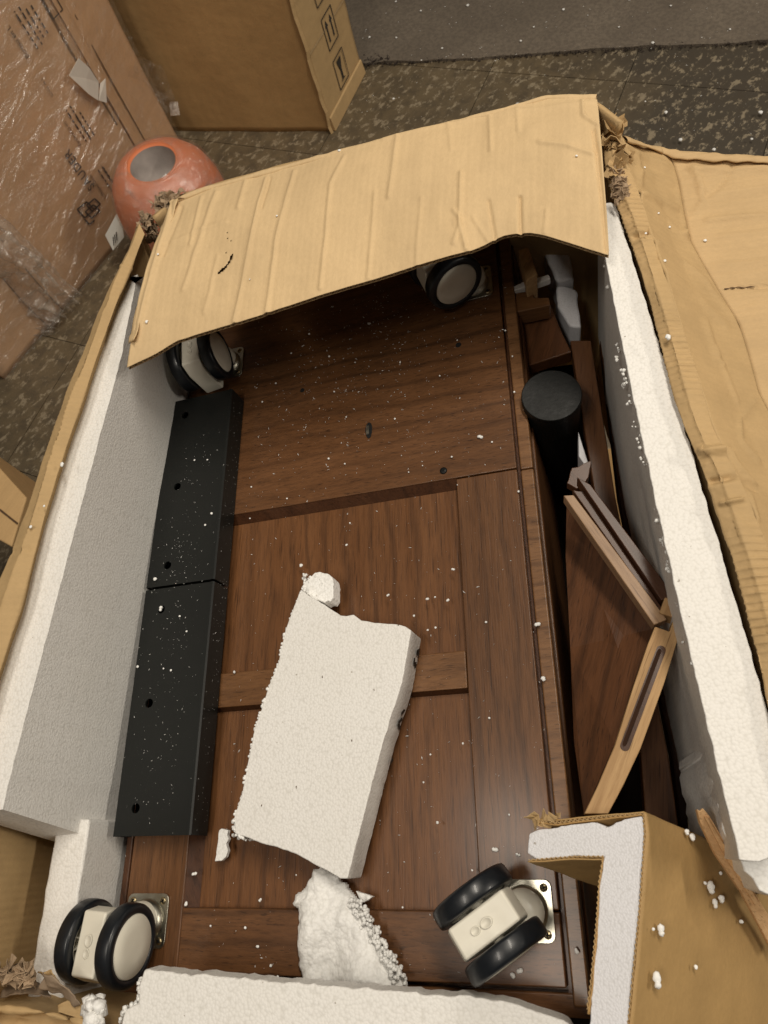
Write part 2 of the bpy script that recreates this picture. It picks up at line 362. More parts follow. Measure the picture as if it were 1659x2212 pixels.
# folded bottom flap strip and seams on the narrow side
MB().hexa([onside(0, 0, .003), onside(1, 0, .003), onside(1, .038, .003), onside(0, .038, .003)], [onside(0, .0, .012), onside(1, .0, .012), onside(1, .036, .008), onside(0, .036, .008)]).build('bottom_flap', M['farside'], root, bevel=.002)
fn_ = unit(np.cross(upv, p1-p0)); fn_ = fn_ if fn_[1] < 0 else -fn_
cr = MB()
for q0 in (p0,):
    pts = [q0+uz*h+sn*.002+fn_*.004+np.array([nz([h*9, 0, 0], 3, 1)*.004, 0, 0]) for h in np.linspace(.0, Hb, 40)]
    for a_, b_ in zip(pts[:-1], pts[1:]): cr.hexa([a_-sd*.006, a_+sd*.005, a_+sn*.004, a_+fn_*.004-sd*.004], [b_-sd*.006, b_+sd*.005, b_+sn*.004, b_+fn_*.004-sd*.004])
cr.build('corner_fold', M['farside'], root)
def strip(mb, pts, w_, n, h=.0006):      # thin inked line along 3-D points lying on a face with normal n
    for a_, b_ in zip(pts[:-1], pts[1:]):
        d = unit(b_-a_); e = np.cross(d, n)*w_/2; mb.add([a_-e+n*h, b_-e+n*h, b_+e+n*h, a_+e+n*h], [(0, 1, 2, 3)])
inkm = MB()
Sd = np.linalg.norm(p2-p0)
for k, hh in enumerate((.085, .185, .285, .385, .485)):
    c0 = lambda s, h: onside(.52+s/Sd, hh+h, .0055)
    q = [c0(-.028, -.036), c0(.028, -.036), c0(.028, .036), c0(-.028, .036)]; strip(inkm, q+[q[0]], .0028, sn)
    if k == 0: inkm.add([c0(-.013, .026), c0(.013, .026), c0(.004, 0), c0(.004, -.022), c0(.013, -.026), c0(-.013, -.026), c0(-.004, -.022), c0(-.004, 0)], [(0, 1, 2, 7), (2, 3, 6, 7), (3, 4, 5, 6)])
    elif k in (1, 3):
        for s0 in (-.012, .012): inkm.add([c0(s0-.003, -.024), c0(s0+.003, -.024), c0(s0+.003, .010), c0(s0+.008, .010), c0(s0, .026), c0(s0-.008, .010), c0(s0-.003, .010)], [(0, 1, 2, 6), (3, 4, 5), (2, 3, 5, 6)])
    else:
        inkm.add([c0(.017*math.cos(t), .004+.020*math.sin(t)) for t in np.linspace(math.pi, 2*math.pi, 9)]+[c0(.017*math.cos(t), .004+.014*math.sin(t)) for t in np.linspace(0, math.pi, 9)][1:-1], [tuple(range(16))]); strip(inkm, [c0(0, 0), c0(0, -.028)], .003, sn)
inkm.build('printed_symbol', M['ink'], root, fix=False)
sm = MB()
for h in (.20, .34):
    sm = MB(); strip(sm, [onside(0, h, .0046), onside(1, h-.01, .0046)], .0035, sn); sm.build('tape_line', M['tape'], root, fix=False)

# ------------------------------------------------------------------ wrapped carton with lettering
a0, a1, a2 = P(345, 418, 0), P(105, 702, 0), P(391, 317, 0)
fd = unit(a1-a0)                                  # along the broad face toward the left
A1 = a0+fd*.62; A3 = A1+(a2-a0); HS = .78
root = thing('wrapped_carton', a0, 'tall reddish brown furniture carton wrapped in wrinkled clear film with black lettering', 'carton')
lean = np.array([.03, -.03, HS])
wall(A1, a0, 'front_wall', M['wrapbox'], root, seed=11, hb=lean, amp=.004); wall(a0, a2, 'side_wall', M['wrapbox'], root, seed=12, hb=lean, amp=.004)
wall(a2, A3, 'back_wall', M['wrapbox'], root, seed=13, hb=lean); wall(A3, A1, 'left_wall', M['wrapbox'], root, seed=14, hb=lean)
MB().add([a0+lean, a2+lean, A3+lean, A1+lean], [(0, 1, 2, 3)]).build('lid', M['wrapbox'], root)
ul = unit(lean); an = unit(np.cross(fd, ul)); an = an if an@np.array([1, -1, 0]) > 0 else -an
bn_ = unit(np.cross(a2-a0, ul)); bn_ = bn_ if bn_[0] > 0 else -bn_
def onA(s, h, lift=.006): return a0+fd*s+ul*h+an*lift
def onB(s, h, lift=.006): return a0+unit(a2-a0)*s+ul*h+bn_*lift
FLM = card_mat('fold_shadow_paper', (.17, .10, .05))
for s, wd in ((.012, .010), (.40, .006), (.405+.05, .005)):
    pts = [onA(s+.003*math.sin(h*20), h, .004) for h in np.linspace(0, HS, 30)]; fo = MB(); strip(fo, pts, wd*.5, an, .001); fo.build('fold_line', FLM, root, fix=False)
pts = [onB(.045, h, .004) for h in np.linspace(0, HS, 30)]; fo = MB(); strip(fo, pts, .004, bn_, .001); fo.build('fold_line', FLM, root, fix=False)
rd = MB()
for h in np.linspace(0, HS, 40)[:-1]:
    h2 = h+HS/39
    rd.add([onA(-.004, h, .008), onB(.012, h, .010), onB(.028, h, .009), onB(.036, h, .004), onA(-.004, h2, .008), onB(.012, h2, .010), onB(.028, h2, .009), onB(.036, h2, .004)], [(0, 1, 5, 4), (1, 2, 6, 5), (2, 3, 7, 6)])
rd.build('folded_lip', M['wrapbox'], root, fix=False, smooth=True)
def lettering(txt, s, h, size, parent, space=1.0, bold=.0):
    cu = bpy.data.curves.new('t', 'FONT'); cu.body = txt; cu.size = size; cu.offset = bold; cu.space_character = space; cu.resolution_u = 3
    ob = bpy.data.objects.new('t', cu); COL.objects.link(ob); dg = bpy.context.evaluated_depsgraph_get(); me = bpy.data.meshes.new_from_object(ob.evaluated_get(dg))
    bpy.data.objects.remove(ob); bpy.data.curves.remove(cu)
    # text runs up the box, letter tops to the left: x -> up, y -> along fd
    vs = [onA(s+v.co.y, h+v.co.x, .0068) for v in me.vertices]; fs = [tuple(p.vertices) for p in me.polygons]; bpy.data.meshes.remove(me)
    return MB().add(vs, fs).build('printed_lettering', M['ink'], parent, fix=False)
def sh_of(x, y):      # photo grid point -> coordinates on the broad face
    d = np.array([x-CX, y-CY, F]); dw = np.array([d@WF[0], d@WF[1], d@WF[2]]); o = np.array([0, 0, CH]); t = ((a0-o)@an)/(dw@an); q = o+dw*t-a0
    h = q@ul; s = (q-ul*h)@fd; return s, h
def letter_at(txt, x, y, x2, y2, **kw):
    s, h = sh_of(x, y); s2, h2 = sh_of(x2, y2); ln = h2-h
    cu = len(txt)*(.74 if txt.isupper() else .56); return lettering(txt, s, h, max(.008, ln/cu), root, **kw)
letter_at('SAUDER', 201, 402, 144, 304, bold=.0002, space=1.12)
letter_at('L-Shaped Desk', 226, 425, 196, 352)
letter_at('Escritorio en', 172, 312, 130, 232); letter_at('forma de L', 112, 205, 85, 150)
letter_at('Bureau en L', 60, 122, 8, 30, bold=.0001)
for (x, y, x2, y2, n_) in ((183, 305, 150, 225, 2), (192, 300, 165, 240, 2), (78, 105, 25, 25, 2), (90, 80, 45, 20, 2), (247, 425, 214, 355, 2), (250, 408, 225, 352, 1)):
    s, h = sh_of(x, y); s2, h2 = sh_of(x2, y2); mbk = MB()
    for r in range(n_):
        hh = h
        while hh < h2:
            l = random.uniform(.004, .016); hh2 = min(hh+l, h2); q = [onA(s-r*.013, hh, .0064), onA(s-r*.013, hh2, .0064)]; strip(mbk, q, .0032, an, .0004); hh = hh2+.004
    mbk.build('small_print', M['ink'], root, fix=False)
s, h = sh_of(212, 455); lg = MB(); u_ = .028
def lgq(pts): strip(lg, [onA(s+a_*u_, h+b_*u_, .0066) for a_, b_ in pts], .0038, an)
lgq([(0, 0), (1, .15), (1.15, 1), (.15, .85), (0, 0)]); lgq([(.35, .5), (1.5, .65), (1.6, 1.7), (.5, 1.5), (.35, .5)]); lgq([(-.4, .4), (.6, .55), (.7, 1.3), (-.25, 1.15), (-.4, .4)]); lgq([(.9, -.2), (1.5, -.1), (1.6, .6)])
lg.build('printed_logo', M['ink'], root, fix=False)
for (x, y) in ((215, 20),):
    mbk = MB(); q = [onB(.05, sh_of(185, 0)[1], .007)]; bh = .50
    mbk.add([onB(.055, bh, .008), onB(.072, bh, .008), onB(.072, bh+.13, .008), onB(.055, bh+.13, .008)], [(0, 1, 2, 3)]); mbk.build('black_bar', M['ink'], root, fix=False)
s, h = sh_of(110, 40); mbk = MB(); q = [onA(s, h, .0066), onA(s-.03, h, .0066), onA(s-.03, h+.11, .0066), onA(s, h+.11, .0066), onA(s, h, .0066)]; strip(mbk, q, .0025, an); mbk.build('printed_box', M['ink'], root, fix=False)
# clear stretch film round it
G = grid([[onA(.62, 0, .012), onA(.3, 0, .012), onA(0, 0, .016), onB(.17, 0, .012)], [onA(.62, HS/2, .012), onA(.3, HS/2, .012), onA(0, HS/2, .016), onB(.17, HS/2, .012)], [onA(.62, HS, .012), onA(.3, HS, .012), onA(0, HS, .016), onB(.17, HS, .012)]], 330, 300)
n = gnormals(G); n = n if (n@an).mean() > 0 else -n
Sg = (G-a0)@fd; Hg = (G-a0)@ul
hh = np.zeros(G.shape[:2])
for k in range(80):
    ang = random.uniform(.25, .75); c_ = random.uniform(-.5, .75); wv_ = random.uniform(.0018, .004); am = random.uniform(.0015, .004)
    s0, h0, ln_ = random.uniform(.0, .6), random.uniform(-.02, .75)*random.uniform(.4, 1), random.uniform(.05, .22)
    du = (Sg-s0)*math.cos(ang)-(Hg-h0)*math.sin(ang); dv = (Sg-s0)*math.sin(ang)+(Hg-h0)*math.cos(ang)
    hh += am*np.exp(-(dv/wv_)**2)*np.exp(-(du/ln_)**2)
hh += .0022*np.abs(gnoise(G, 14, 31, 3)); G = G+n*hh[..., None]
tag(gmesh(G).build('stretch_film', film_mat('clear_film', gl=.14, hz=.05, stretch=(1.0, .3, 1), rot=.8), smooth=True, loc=a0), 'wrinkled clear stretch film wound round the tall reddish carton with lettering', 'plastic film')
def onAp(x, y, lift): s_, h_ = sh_of(x, y); return onA(s_, h_, lift)
# bunched film at the foot of that carton
Gf = grid([[onAp(-60, 430, .03), onAp(50, 530, .035), onAp(150, 628, .03)], [onAp(-60, 520, .05), onAp(30, 590, .06), onAp(120, 668, .04)], [P(-60, 640, .06), P(30, 680, .05), P(118, 705, .008)], [P(-60, 740, .01), P(40, 735, .006), P(118, 722, .003)]], 110, 70)
n = up(gnormals(Gf)); ii = np.arange(70)[:, None]/70; hh = .010*np.sin(ii*46+gnoise(Gf, 5, 3)*5)+.016*np.abs(gnoise(Gf, 18, 8, 4)); Gf = Gf+n*hh[..., None]
tag(gmesh(Gf).build('bunched_film', film_mat('bunched_clear_film', (.66, .58, .50), gl=.16, hz=.55, stretch=(1, .4, 1), rot=.6), smooth=True), 'bunch of gathered clear film at the foot of the wrapped carton, far left', 'plastic film')
# white scraps
def paper(name, pts, mt, label, cat='paper scrap', bend=.002, group=None):
    mb_ = MB(); c_ = np.mean(pts, 0); k = len(pts); vs = list(pts)+[c_+np.array([0, 0, bend])]; mb_.add(vs, [(i, (i+1) % k, k) for i in range(k)])
    return tag(mb_.build(name, mt, solid=.0008), label, cat, group)
paper('white_tag', [onAp(148, 118, .03), onAp(133, 158, .022), onAp(175, 198, .024), onAp(197, 212, .022), onAp(196, 172, .024), onAp(172, 140, .03)], M['white'], 'crumpled white paper tag stuck on the film of the wrapped carton', 'tag', .004)
paper('white_tag', [onAp(198, 174, .026), onAp(204, 161, .034), onAp(213, 216, .026), onAp(196, 211, .026)], M['white'], 'small folded-over end of white paper beside the larger white tag on the wrapped carton', 'tag', .003)
pl_ = [P(258, 450, .11), P(227, 508, .09), P(244, 541, .06), P(268, 512, .08)]
tg = thing('shipping_tag', pl_[2], 'grey white shipping tag with dark print beside the orange roll', 'tag')
MB().add(pl_, [(0, 1, 2, 3)]).build('tag_sheet', M['tagm'], tg, solid=.001)
mbk = MB()
for t in np.linspace(.2, .8, 6):
    q0 = np.array(pl_[1])*(1-t)*.5+np.array(pl_[2])*.5*(1-t)+t*.5*(np.array(pl_[0])+np.array(pl_[3]))
    if .2 < t < .62: strip(mbk, [q0+(pl_[2]-pl_[1])*.1+[0, 0, .003], q0+(pl_[3]-pl_[0])*.35+[0, 0, .003]], .003, np.array([0, 0, 1.]))
mbk.build('printed_code', M['ink'], tg, fix=False)
paper('torn_label', [P(366, 220, .12), P(383, 219, .12), P(389, 249, .10), P(368, 250, .10)], film_mat('milky_film', (.6, .5, .42), .1, .35), 'small milky scrap of film hanging between the two tall cartons', 'plastic scrap', .003)
Gf = grid([[onB(.10, .26, .006), onB(.15, .20, .006), onB(.17, .10, .006)], [onB(.13, .28, .04), onB(.18, .22, .05), onB(.19, .10, .03)]], 30, 12); Gf = Gf+up(gnormals(Gf))*(gnoise(Gf, 40, 2)*.010)[..., None]
tag(gmesh(Gf).build('film_tail', film_mat('film_tail', (.6, .5, .42), .12, .14), smooth=True), 'loose tail of clear film sticking out at the right edge of the wrapped carton', 'plastic film')

# ------------------------------------------------------------------ orange roll
mt, nt, bs = mat('orange_rubber'); v = mapped(nt)
c = mix(nt, ramp(nt, nzt(nt, mapped(nt, (1, 1, 2.2)), 13, 3, .5, 1.0), [(.58, (0, 0, 0)), (.70, (.6,)*3)]), (.66, .20, .085), (.22, .17, .14))
L(nt, c, bs.inputs['Base Color']); bs.inputs['Roughness'].default_value = .45; M['orange'] = mt
oc = P(376, 440, .15); orr = .105
root = thing('orange_roll', (oc[0], oc[1], 0), 'orange roll with a grey hollow core wrapped in clear film behind the open carton', 'roll')
tl = Matrix.Rotation(math.radians(2), 3, 'X')@Matrix.Rotation(math.radians(4), 3, 'Y')
def of(x, y, z): q = tl@Vector((x, y, z)); return np.array([oc[0]+q.x, oc[1]+q.y, .16+q.z])
MB().lathe([(.080, -.15), (.104, -.13), (.120, -.07), (.125, -.02), (.121, .025), (.108, .064), (.088, .090), (.068, .102), (.056, .104), (.050, .101)], 48, of).build('orange_body', M['orange'], root, smooth=True)
MB().lathe([(.050, .101), (.048, .082), (.042, .052), (.031, .030), (.0001, .022)], 40, of).build('core', plain('grey_core', (.44, .39, .36), .5, var=.3), root, smooth=True)
MB().lathe([(.084, -.15), (.108, -.13), (.124, -.07), (.129, -.02), (.125, .027), (.112, .067), (.091, .094), (.070, .106), (.054, .107)], 60, of).build('film_cover', film_mat('film_round_roll', (.55, .48, .44), .18, .16), root, smooth=True)
st = [oc+np.array([-.112, -.03, .01]), oc+np.array([-.106, -.05, -.02]), oc+np.array([-.110, -.035, -.10]), oc+np.array([-.118, .0, -.06])]
st = [P(250, 430, .16), P(262, 412, .17), P(271, 435, .16), P(266, 462, .13), P(256, 460, .13)]
MB().add(st, [(0, 1, 2, 3, 4)]).build('label_sticker', M['tagm'], root, solid=.001)
mbk = MB(); strip(mbk, [np.array(q)+[.001, -.001, .001] for q in st[1:4]], .006, unit([0.3, -.5, .8])); mbk.build('sticker_border', M['purple'], root, fix=False)

# small pale carton at the left edge
q = [P(-60, 945, .30), P(57, 1074, .30), P(24, 1181, .30), P(-60, 1140, .30)]
q[3] = q[0]+(q[2]-q[1])*1.6
root = thing('small_carton', (q[1][0], q[1][1], 0), 'small pale wooden coloured carton at the left edge beside the open carton', 'carton')
MB().hexa([a_*[1, 1, 0] for a_ in q], q).build('body', card_mat('pale_carton', (.58, .38, .18), .1, .5), root, bevel=.003)
mbk = MB(); m1, m2 = q[1]*.45+q[2]*.55, q[0]*.45+q[3]*.55; strip(mbk, [m1+[0, 0, .001], m2+[0, 0, .001]], .003, np.array([0, 0, 1.])); mbk.build('lid_seam', M['crack'], root, fix=False)

exec_parts = True
# ------------------------------------------------------------------ open carton
root = thing('open_carton', (-.15, .28, 0), 'big open cardboard carton with torn flaps holding the brown cabinet', 'carton')
OC = root
def zs(pts, z): return [P(x, y, z) for x, y in pts]
Lin = [(312, 505), (290, 560), (256, 641), (222, 738), (196, 812), (128, 1010), (92, 1132), (44, 1310), (-4, 1462), (-60, 1640)]
Lout = [(298, 472), (278, 528), (258, 571), (210, 666), (171, 768), (153, 808), (95, 971), (56, 1090), (20, 1185), (-2, 1240), (-110, 1560)]
ZW = .672
li, lo = resample(zs(Lin, ZW), 40), resample(zs(Lout, ZW), 40)
li = np.vstack([li, li[-1]+[-.004, -.30, 0]]); lo = np.vstack([lo, lo[-1]+[-.004, -.30, 0]])
def lerp(a_, b_, t): return a_*(1-t)+b_*t
def dz(a_, z): a_ = a_.copy(); a_[:, 2] = z; return a_
rows = [dz(li+[-.034, 0, 0], .30), dz(li+[-.022, 0, 0], .55), dz(li+[-.010, 0, 0], ZW-.010), dz(li, ZW-.001), dz(lerp(li, lo, .45), ZW+.0045), dz(lerp(li, lo, .52), ZW+.0035), dz(lo, ZW-.003), dz(lo+[-.016, 0, 0], ZW-.08), dz(lo+[-.030, 0, 0], .0)]
G = grid(rows, 700, 65, False); n = gnormals(G); n = n if n[28:44, :, 2].mean() > 0 else -n
y_ = G[..., 1]
topm = np.exp(-((np.arange(65)-36)/13.)**2)[:, None]
rid = (1-np.abs(np.sin(y_*math.pi/.0058+gnoise(G, 9, 5)*2.5)))**2*.0011*np.clip(.5+1.3*gnoise(G, 6, 9), 0, 1)+gnoise(G, 80, 4)*.0005
h = gnoise(G, 14, 3)*.0018+rid*topm+creases(G, [([(12, 1195), (60, 1185)], 5, -.0012), ([(262, 575), (290, 585)], 3, .0010)])
G = G+n*h[..., None]
gmesh(G).build('left_wall', M['kraft'], root, smooth=True)
Rin = [(1302, 262), (1302, 300), (1307, 353), (1324, 418), (1353, 490), (1370, 538), (1405, 645), (1434, 768), (1470, 899), (1533, 1048), (1592, 1234), (1637, 1419), (1700, 1700)]
Rcr = [(1340, 262), (1346, 298), (1350, 346), (1377, 408), (1405, 490), (1434, 586), (1465, 681), (1494, 768), (1540, 921), (1615, 1070), (1659, 1189), (1740, 1420), (1840, 1700)]
ri, rc = resample(zs(Rin, .692), 40), resample(zs(Rcr, .692), 40)
rows = [dz(ri+[.016, 0, 0], .25), dz(ri+[.015, 0, 0], .55), dz(ri+[.010, 0, 0], .677), dz(ri, .688), dz(lerp(ri, rc, .35), .692), dz(lerp(ri, rc, .42), .6935), dz(lerp(ri, rc, 1.0), .6905)]
G = grid(rows, 760, 46, False); n = gnormals(G); n = n if n[30:, :, 2].mean() > 0 else -n
topm = np.clip((np.arange(46)-18)/8., 0, 1)[:, None]; y_ = G[..., 1]
rid = (1-np.abs(np.sin(y_*math.pi/.0062+gnoise(G, 12, 5)*3)))**2*.0018*np.clip(.45+1.4*gnoise(G, 7, 9), 0, 1)+gnoise(G, 70, 4)*.0011
h = gnoise(G, 16, 3)*.0018+rid*topm+creases(G, [([(1372, 512), (1405, 498)], 4, -.004), ([(1517, 975), (1570, 970)], 7, .004), ([(1535, 1040), (1580, 1030)], 6, -.004), ([(1560, 1090), (1600, 1080)], 4, .003)])*topm
G = G+n*h[..., None]; gmesh(G).build('right_wall', M['kraft'], root, smooth=True)
Rk = [(1429, 322), (1453, 346), (1468, 400), (1477, 454), (1492, 520), (1525, 581), (1560, 640), (1597, 700), (1618, 768), (1640, 850), (1700, 960), (1790, 1150), (1930, 1400), (2050, 1700)]
k0 = resample(zs(Rk, .640), 40); rc2 = resample(zs([(1346, 296)]+Rcr[2:], .6902), 40)
rows = [rc2, lerp(rc2, k0, .5)-[0, 0, .004], k0]
G = grid(rows, 200, 46, False); n = up(gnormals(G)); n[..., :] = n
X = lambda pts: [(1261.8+x*.2394, 274.3+y*.2394) for x, y in pts]
X5 = lambda pts: [(1042.3+x*.3717, 713.2+y*.3717) for x, y in pts]
side_cr = [(X([(470, 260), (500, 330), (510, 520)]), 4, .002), (X([(490, 600), (680, 680), (880, 750)]), 5, .003), (X([(530, 620), (900, 1000)]), 5, .002), (X([(660, 1040), (1100, 1400), (1420, 1800)]), 4, .0025),
    (X([(370, 180), (600, 300), (800, 370)]), 5, .003), (X([(520, 420), (840, 520)]), 6, .002), (X([(1100, 1750), (1200, 2062)]), 5, .002), (X([(700, 1300), (1000, 1500), (1300, 1800)]), 6, .0012),
    (X([(800, 300), (830, 400), (860, 600), (890, 720), (900, 850)]), 4, .0035), (X([(975, 380), (1040, 500), (1070, 680), (1000, 790), (910, 880), (890, 960)]), 4, .004), (X([(1330, 380), (1200, 560), (1080, 640)]), 3.5, -.003), (X([(1110, 850), (1300, 825), (1659, 800)]), 5, .003),
    (X([(980, 385), (1330, 400), (1659, 380)]), 5, .003), (X([(860, 480), (1000, 470)]), 4, .002), (X([(870, 560), (1040, 545)]), 4, .002), (X([(900, 980), (1210, 1460), (1420, 1820), (1490, 2062)]), 4, .003), (X([(1200, 1459), (1420, 1448), (1700, 1440)]), 2.5, -.004), (X([(1150, 600), (1659, 560)]), 8, .0015), (X([(1250, 1000), (1659, 960)]), 8, .0012), (X([(1200, 1240), (1659, 1210)]), 7, .0012),
    (X5([(1510, 30), (1570, 210), (1640, 260)]), 2.8, 0.0018), (X5([(1620, 360), (1490, 520), (1500, 650), (1600, 760)]), 2.8, 0.0023), (X5([(1280, 720), (1430, 690), (1480, 780), (1590, 900)]), 2.8, 0.0027), (X5([(1330, 880), (1450, 850), (1600, 920)]), 2.8, -0.0023), (X5([(1350, 180), (1400, 200)]), 2.1, 0.0018), (X5([(1350, 100), (1480, 420)]), 3.5, 0.0014), (X5([(1560, 950), (1600, 1100)]), 3.5, 0.0018)]
h = (gnoise(G, 11, 3)*.002+creases(G, side_cr))*np.clip((45-np.arange(46))/8., 0, 1)[:, None]; G1 = G+n*h[..., None]
gmesh(G1).build('side_flap_strip', M['kraft'], root, smooth=True, solid=.004, off=-1)
far_ = [P(1434, 325, .640), P(1561, 332, .655), P(1680, 345, .655), P(2300, 420, .655)]
e0 = resample(zs(Rk, .640), 60); dx = np.array([.42, 0, -.05]); top_in = P(1429, 322, .640); dirf = unit(P(1659, 342, .635)-top_in)
rows = [e0, np.array([q+dirf*.22+[0, 0, 0] for q in e0]), np.array([q+dirf*.55 for q in e0])]
G = grid(rows, 240, 130, False); n = up(gnormals(G)); h = gnoise(G, 10, 6)*.0022+gnoise(G, 55, 2)*.0005+creases(G, side_cr)
h += np.sin(G[..., 1]*2*math.pi/.013)*.00025; h = h*np.clip(np.arange(130)/7., 0, 1)[:, None]; G2 = G+n*h[..., None]; G2[0] = G1[-1][np.linspace(0, 199, 240).astype(int)] if False else G2[0]
gmesh(G2).build('side_flap', M['side'], root, smooth=True, solid=.004, off=-1)
# rolled far edge of that flap
def sweep(pts, r, name, mt, parent, seg=10, n=80, jag=.0, flat=.6):
    c_ = resample(pts, n); T = np.gradient(c_, axis=0); mb_ = MB(); vs = []; fs = []
    for i in range(n):
        t = unit(T[i]); s_ = unit(np.cross(t, [0, 0, 1.])); u2 = np.cross(s_, t); rr = r*(1+jag*nz(c_[i], 60, i*.01))
        for k in range(seg): a_ = 2*math.pi*k/seg; vs.append(c_[i]+s_*math.cos(a_)*rr+u2*math.sin(a_)*rr*flat)
    for i in range(n-1):
        for k in range(seg): fs.append((i*seg+k, i*seg+(k+1) % seg, (i+1)*seg+(k+1) % seg, (i+1)*seg+k))
    return mb_.add(vs, fs).build(name, mt, parent, smooth=True)
sweep([P(1350, 300, .689), P(1429, 325, .646), P(1470, 336, .644), P(1561, 341, .643), P(1659, 345, .642), P(1800, 350, .640)], .0052, 'rolled_edge', M['side'], root, jag=.7, flat=.35)

# far flap, folded in over the cabinet
hinge = [(368, 436), (385, 425), (440, 408), (600, 360), (829, 302), (1059, 245), (1180, 212), (1240, 206), (1290, 215)]
free = [(272, 792), (329, 765), (380, 735), (500, 700), (675, 645), (829, 596), (980, 550), (1020, 540), (1054, 525), (1075, 512), (1090, 506), (1110, 503), (1124, 499), (1132, 505), (1140, 501), (1155, 502), (1180, 507), (1254, 530), (1314, 550)]
zf_ = lambda x: .676+(.712-.676)*np.clip((x-300)/900., 0, 1)
hz_, fz = [P(x, y, zf_(x)+.004) for x, y in hinge], [P(x, y, zf_(x)-.006) for x, y in free]
hr, fr = resample(hz_, 60), resample(fz, 60)
# keep columns aligned with the flutes
mid_ = lerp(hr, fr, .5)+[0, 0, .010]
NU, NV = 300, 130
G = grid([hr, lerp(hr, fr, .25)+[0, 0, .008], mid_, lerp(hr, fr, .75)+[0, 0, .007], fr], NU, NV); n = up(gnormals(G))
Z1 = lambda pts: [(x*.5, y*.5) for x, y in pts]
Z2 = lambda pts: [(829.5+x*.5, y*.5) for x, y in pts]
fc = [(Z1([(935, 830), (870, 1000), (790, 1250)]), 3.5, .0016), (Z1([(1060, 780), (1030, 900)]), 3, .0015), (Z1([(1150, 770), (1120, 880), (1060, 1150), (1010, 1390)]), 3, .0022), (Z1([(1165, 765), (1130, 900)]), 2.5, -.0015), (Z1([(1270, 740), (1190, 1050), (1150, 1350)]), 3, .0020), (Z1([(1490, 680), (1430, 800), (1400, 1100), (1385, 1250)]), 3, .0016), (Z1([(1620, 830), (1590, 1200)]), 3, .0012), (Z1([(870, 850), (820, 1050)]), 3, .0014), (Z1([(740, 1040), (860, 990), (980, 960)]), 4, .0012), (Z1([(740, 880), (690, 1060), (600, 1400)]), 4, .0028), (Z1([(780, 890), (700, 1100)]), 3, -.0015), (Z1([(940, 1100), (880, 1350)]), 3, .001),
      (Z2([(60, 600), (20, 850)]), 3, .0018), (Z2([(160, 850), (140, 1150)]), 3, .001), (Z2([(330, 740), (325, 950), (355, 1075)]), 3, .0022), (Z2([(455, 500), (460, 640)]), 3, .0015), (Z2([(450, 860), (465, 950), (480, 1030)]), 3, -.002), (Z2([(583, 840), (588, 1000)]), 2.5, -.0035), (Z2([(700, 900), (690, 1000)]), 3, .001), (Z2([(670, 610), (790, 625), (905, 660)]), 4, .0015), (Z2([(380, 930), (450, 1040)]), 3, .001), (Z2([(300, 900), (330, 950), (300, 1050)]), 3, .0015), (Z2([(575, 470), (580, 560)]), 3, .001), (Z2([(855, 440), (860, 500), (925, 540)]), 3, .002), (Z2([(280, 540), (290, 640)]), 4, .001), (Z2([(905, 560), (925, 700), (945, 900), (960, 1080)]), 3.5, -.003), (Z2([(0, 610), (460, 492), (900, 440)]), 4, .001)]
h = gnoise(G, 9, 7)*.0035+gnoise(G, 40, 8)*.0005+creases(G, fc); GF = G+n*h[..., None]
Q = px(GF); skip = np.zeros((NV, NU), bool); tear = [(500, 548), (497, 560), (487, 575), (470, 589)]
for a_, b_ in zip(tear[:-1], tear[1:]):
    a_, b_ = np.array(a_, float), np.array(b_, float); ab = b_-a_; t = np.clip(((Q-a_)@ab)/(ab@ab), 0, 1); d = np.linalg.norm(Q-(a_+t[..., None]*ab), axis=-1); skip |= d < 1.5+np.random.RandomState(3).rand(NV, NU)*1.3
for c0 in [(488, 502), (491, 513), (498, 520), (488, 545)]: skip |= np.linalg.norm(Q-np.array(c0), axis=-1) < 1.6
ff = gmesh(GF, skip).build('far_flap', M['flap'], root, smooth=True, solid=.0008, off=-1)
lower = GF-n*.0052; gmesh(lower[4:], skip[4:]).build('inner_liner', M['edge'], root, smooth=True, solid=.0006, off=0)
# fluting seen along the torn free edge
fe = resample(GF[-1], 1400); ne = resample(n[-1], 1400); ine = resample(GF[-9], 1400); s_ = np.r_[0, np.cumsum(np.linalg.norm(np.diff(fe, axis=0), axis=1))]
ph = s_/.0062; tri = 2*np.abs((ph % 1)-.5); ht = (.0006+.0042*tri)
r1 = fe-ne*ht[:, None]; r2 = ine-ne*ht[:, None]; mb = MB(); k = len(r1)
mb.add(np.vstack([r1, r2]), [(i, i+1, k+i+1, k+i) for i in range(k-1)]); mb.build('fluting', M['edge'], root, fix=False, smooth=True, solid=.0004, off=0)
# ragged rim of torn liner along hinge and edges
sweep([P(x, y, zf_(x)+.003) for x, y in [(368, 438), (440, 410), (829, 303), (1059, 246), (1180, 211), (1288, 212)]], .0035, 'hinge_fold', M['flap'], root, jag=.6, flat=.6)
# far wall below the hinge
fw = resample([P(x, y, zf_(x)) for x, y in [(330, 470), (385, 427), (600, 362), (829, 304), (1059, 247), (1290, 222), (1340, 262)]], 60)
G = grid([fw, dz(fw, .35), dz(fw, 0)], 120, 40); G = G+up(gnormals(G))*0; G[..., 1] += gnoise(G, 6, 1)*.004
gmesh(G).build('far_wall', M['kraft'], root, smooth=True, solid=.005, off=0)
# left edge strip of the flap, folded down
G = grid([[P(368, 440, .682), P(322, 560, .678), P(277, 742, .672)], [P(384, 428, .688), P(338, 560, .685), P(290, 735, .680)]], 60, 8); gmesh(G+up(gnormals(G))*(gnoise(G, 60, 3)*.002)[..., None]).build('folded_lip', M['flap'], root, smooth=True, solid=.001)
# carton bottom
MB().box((-.50, -.34, .002), (.17, .66, .010)).build('bottom', M['inner'], root)
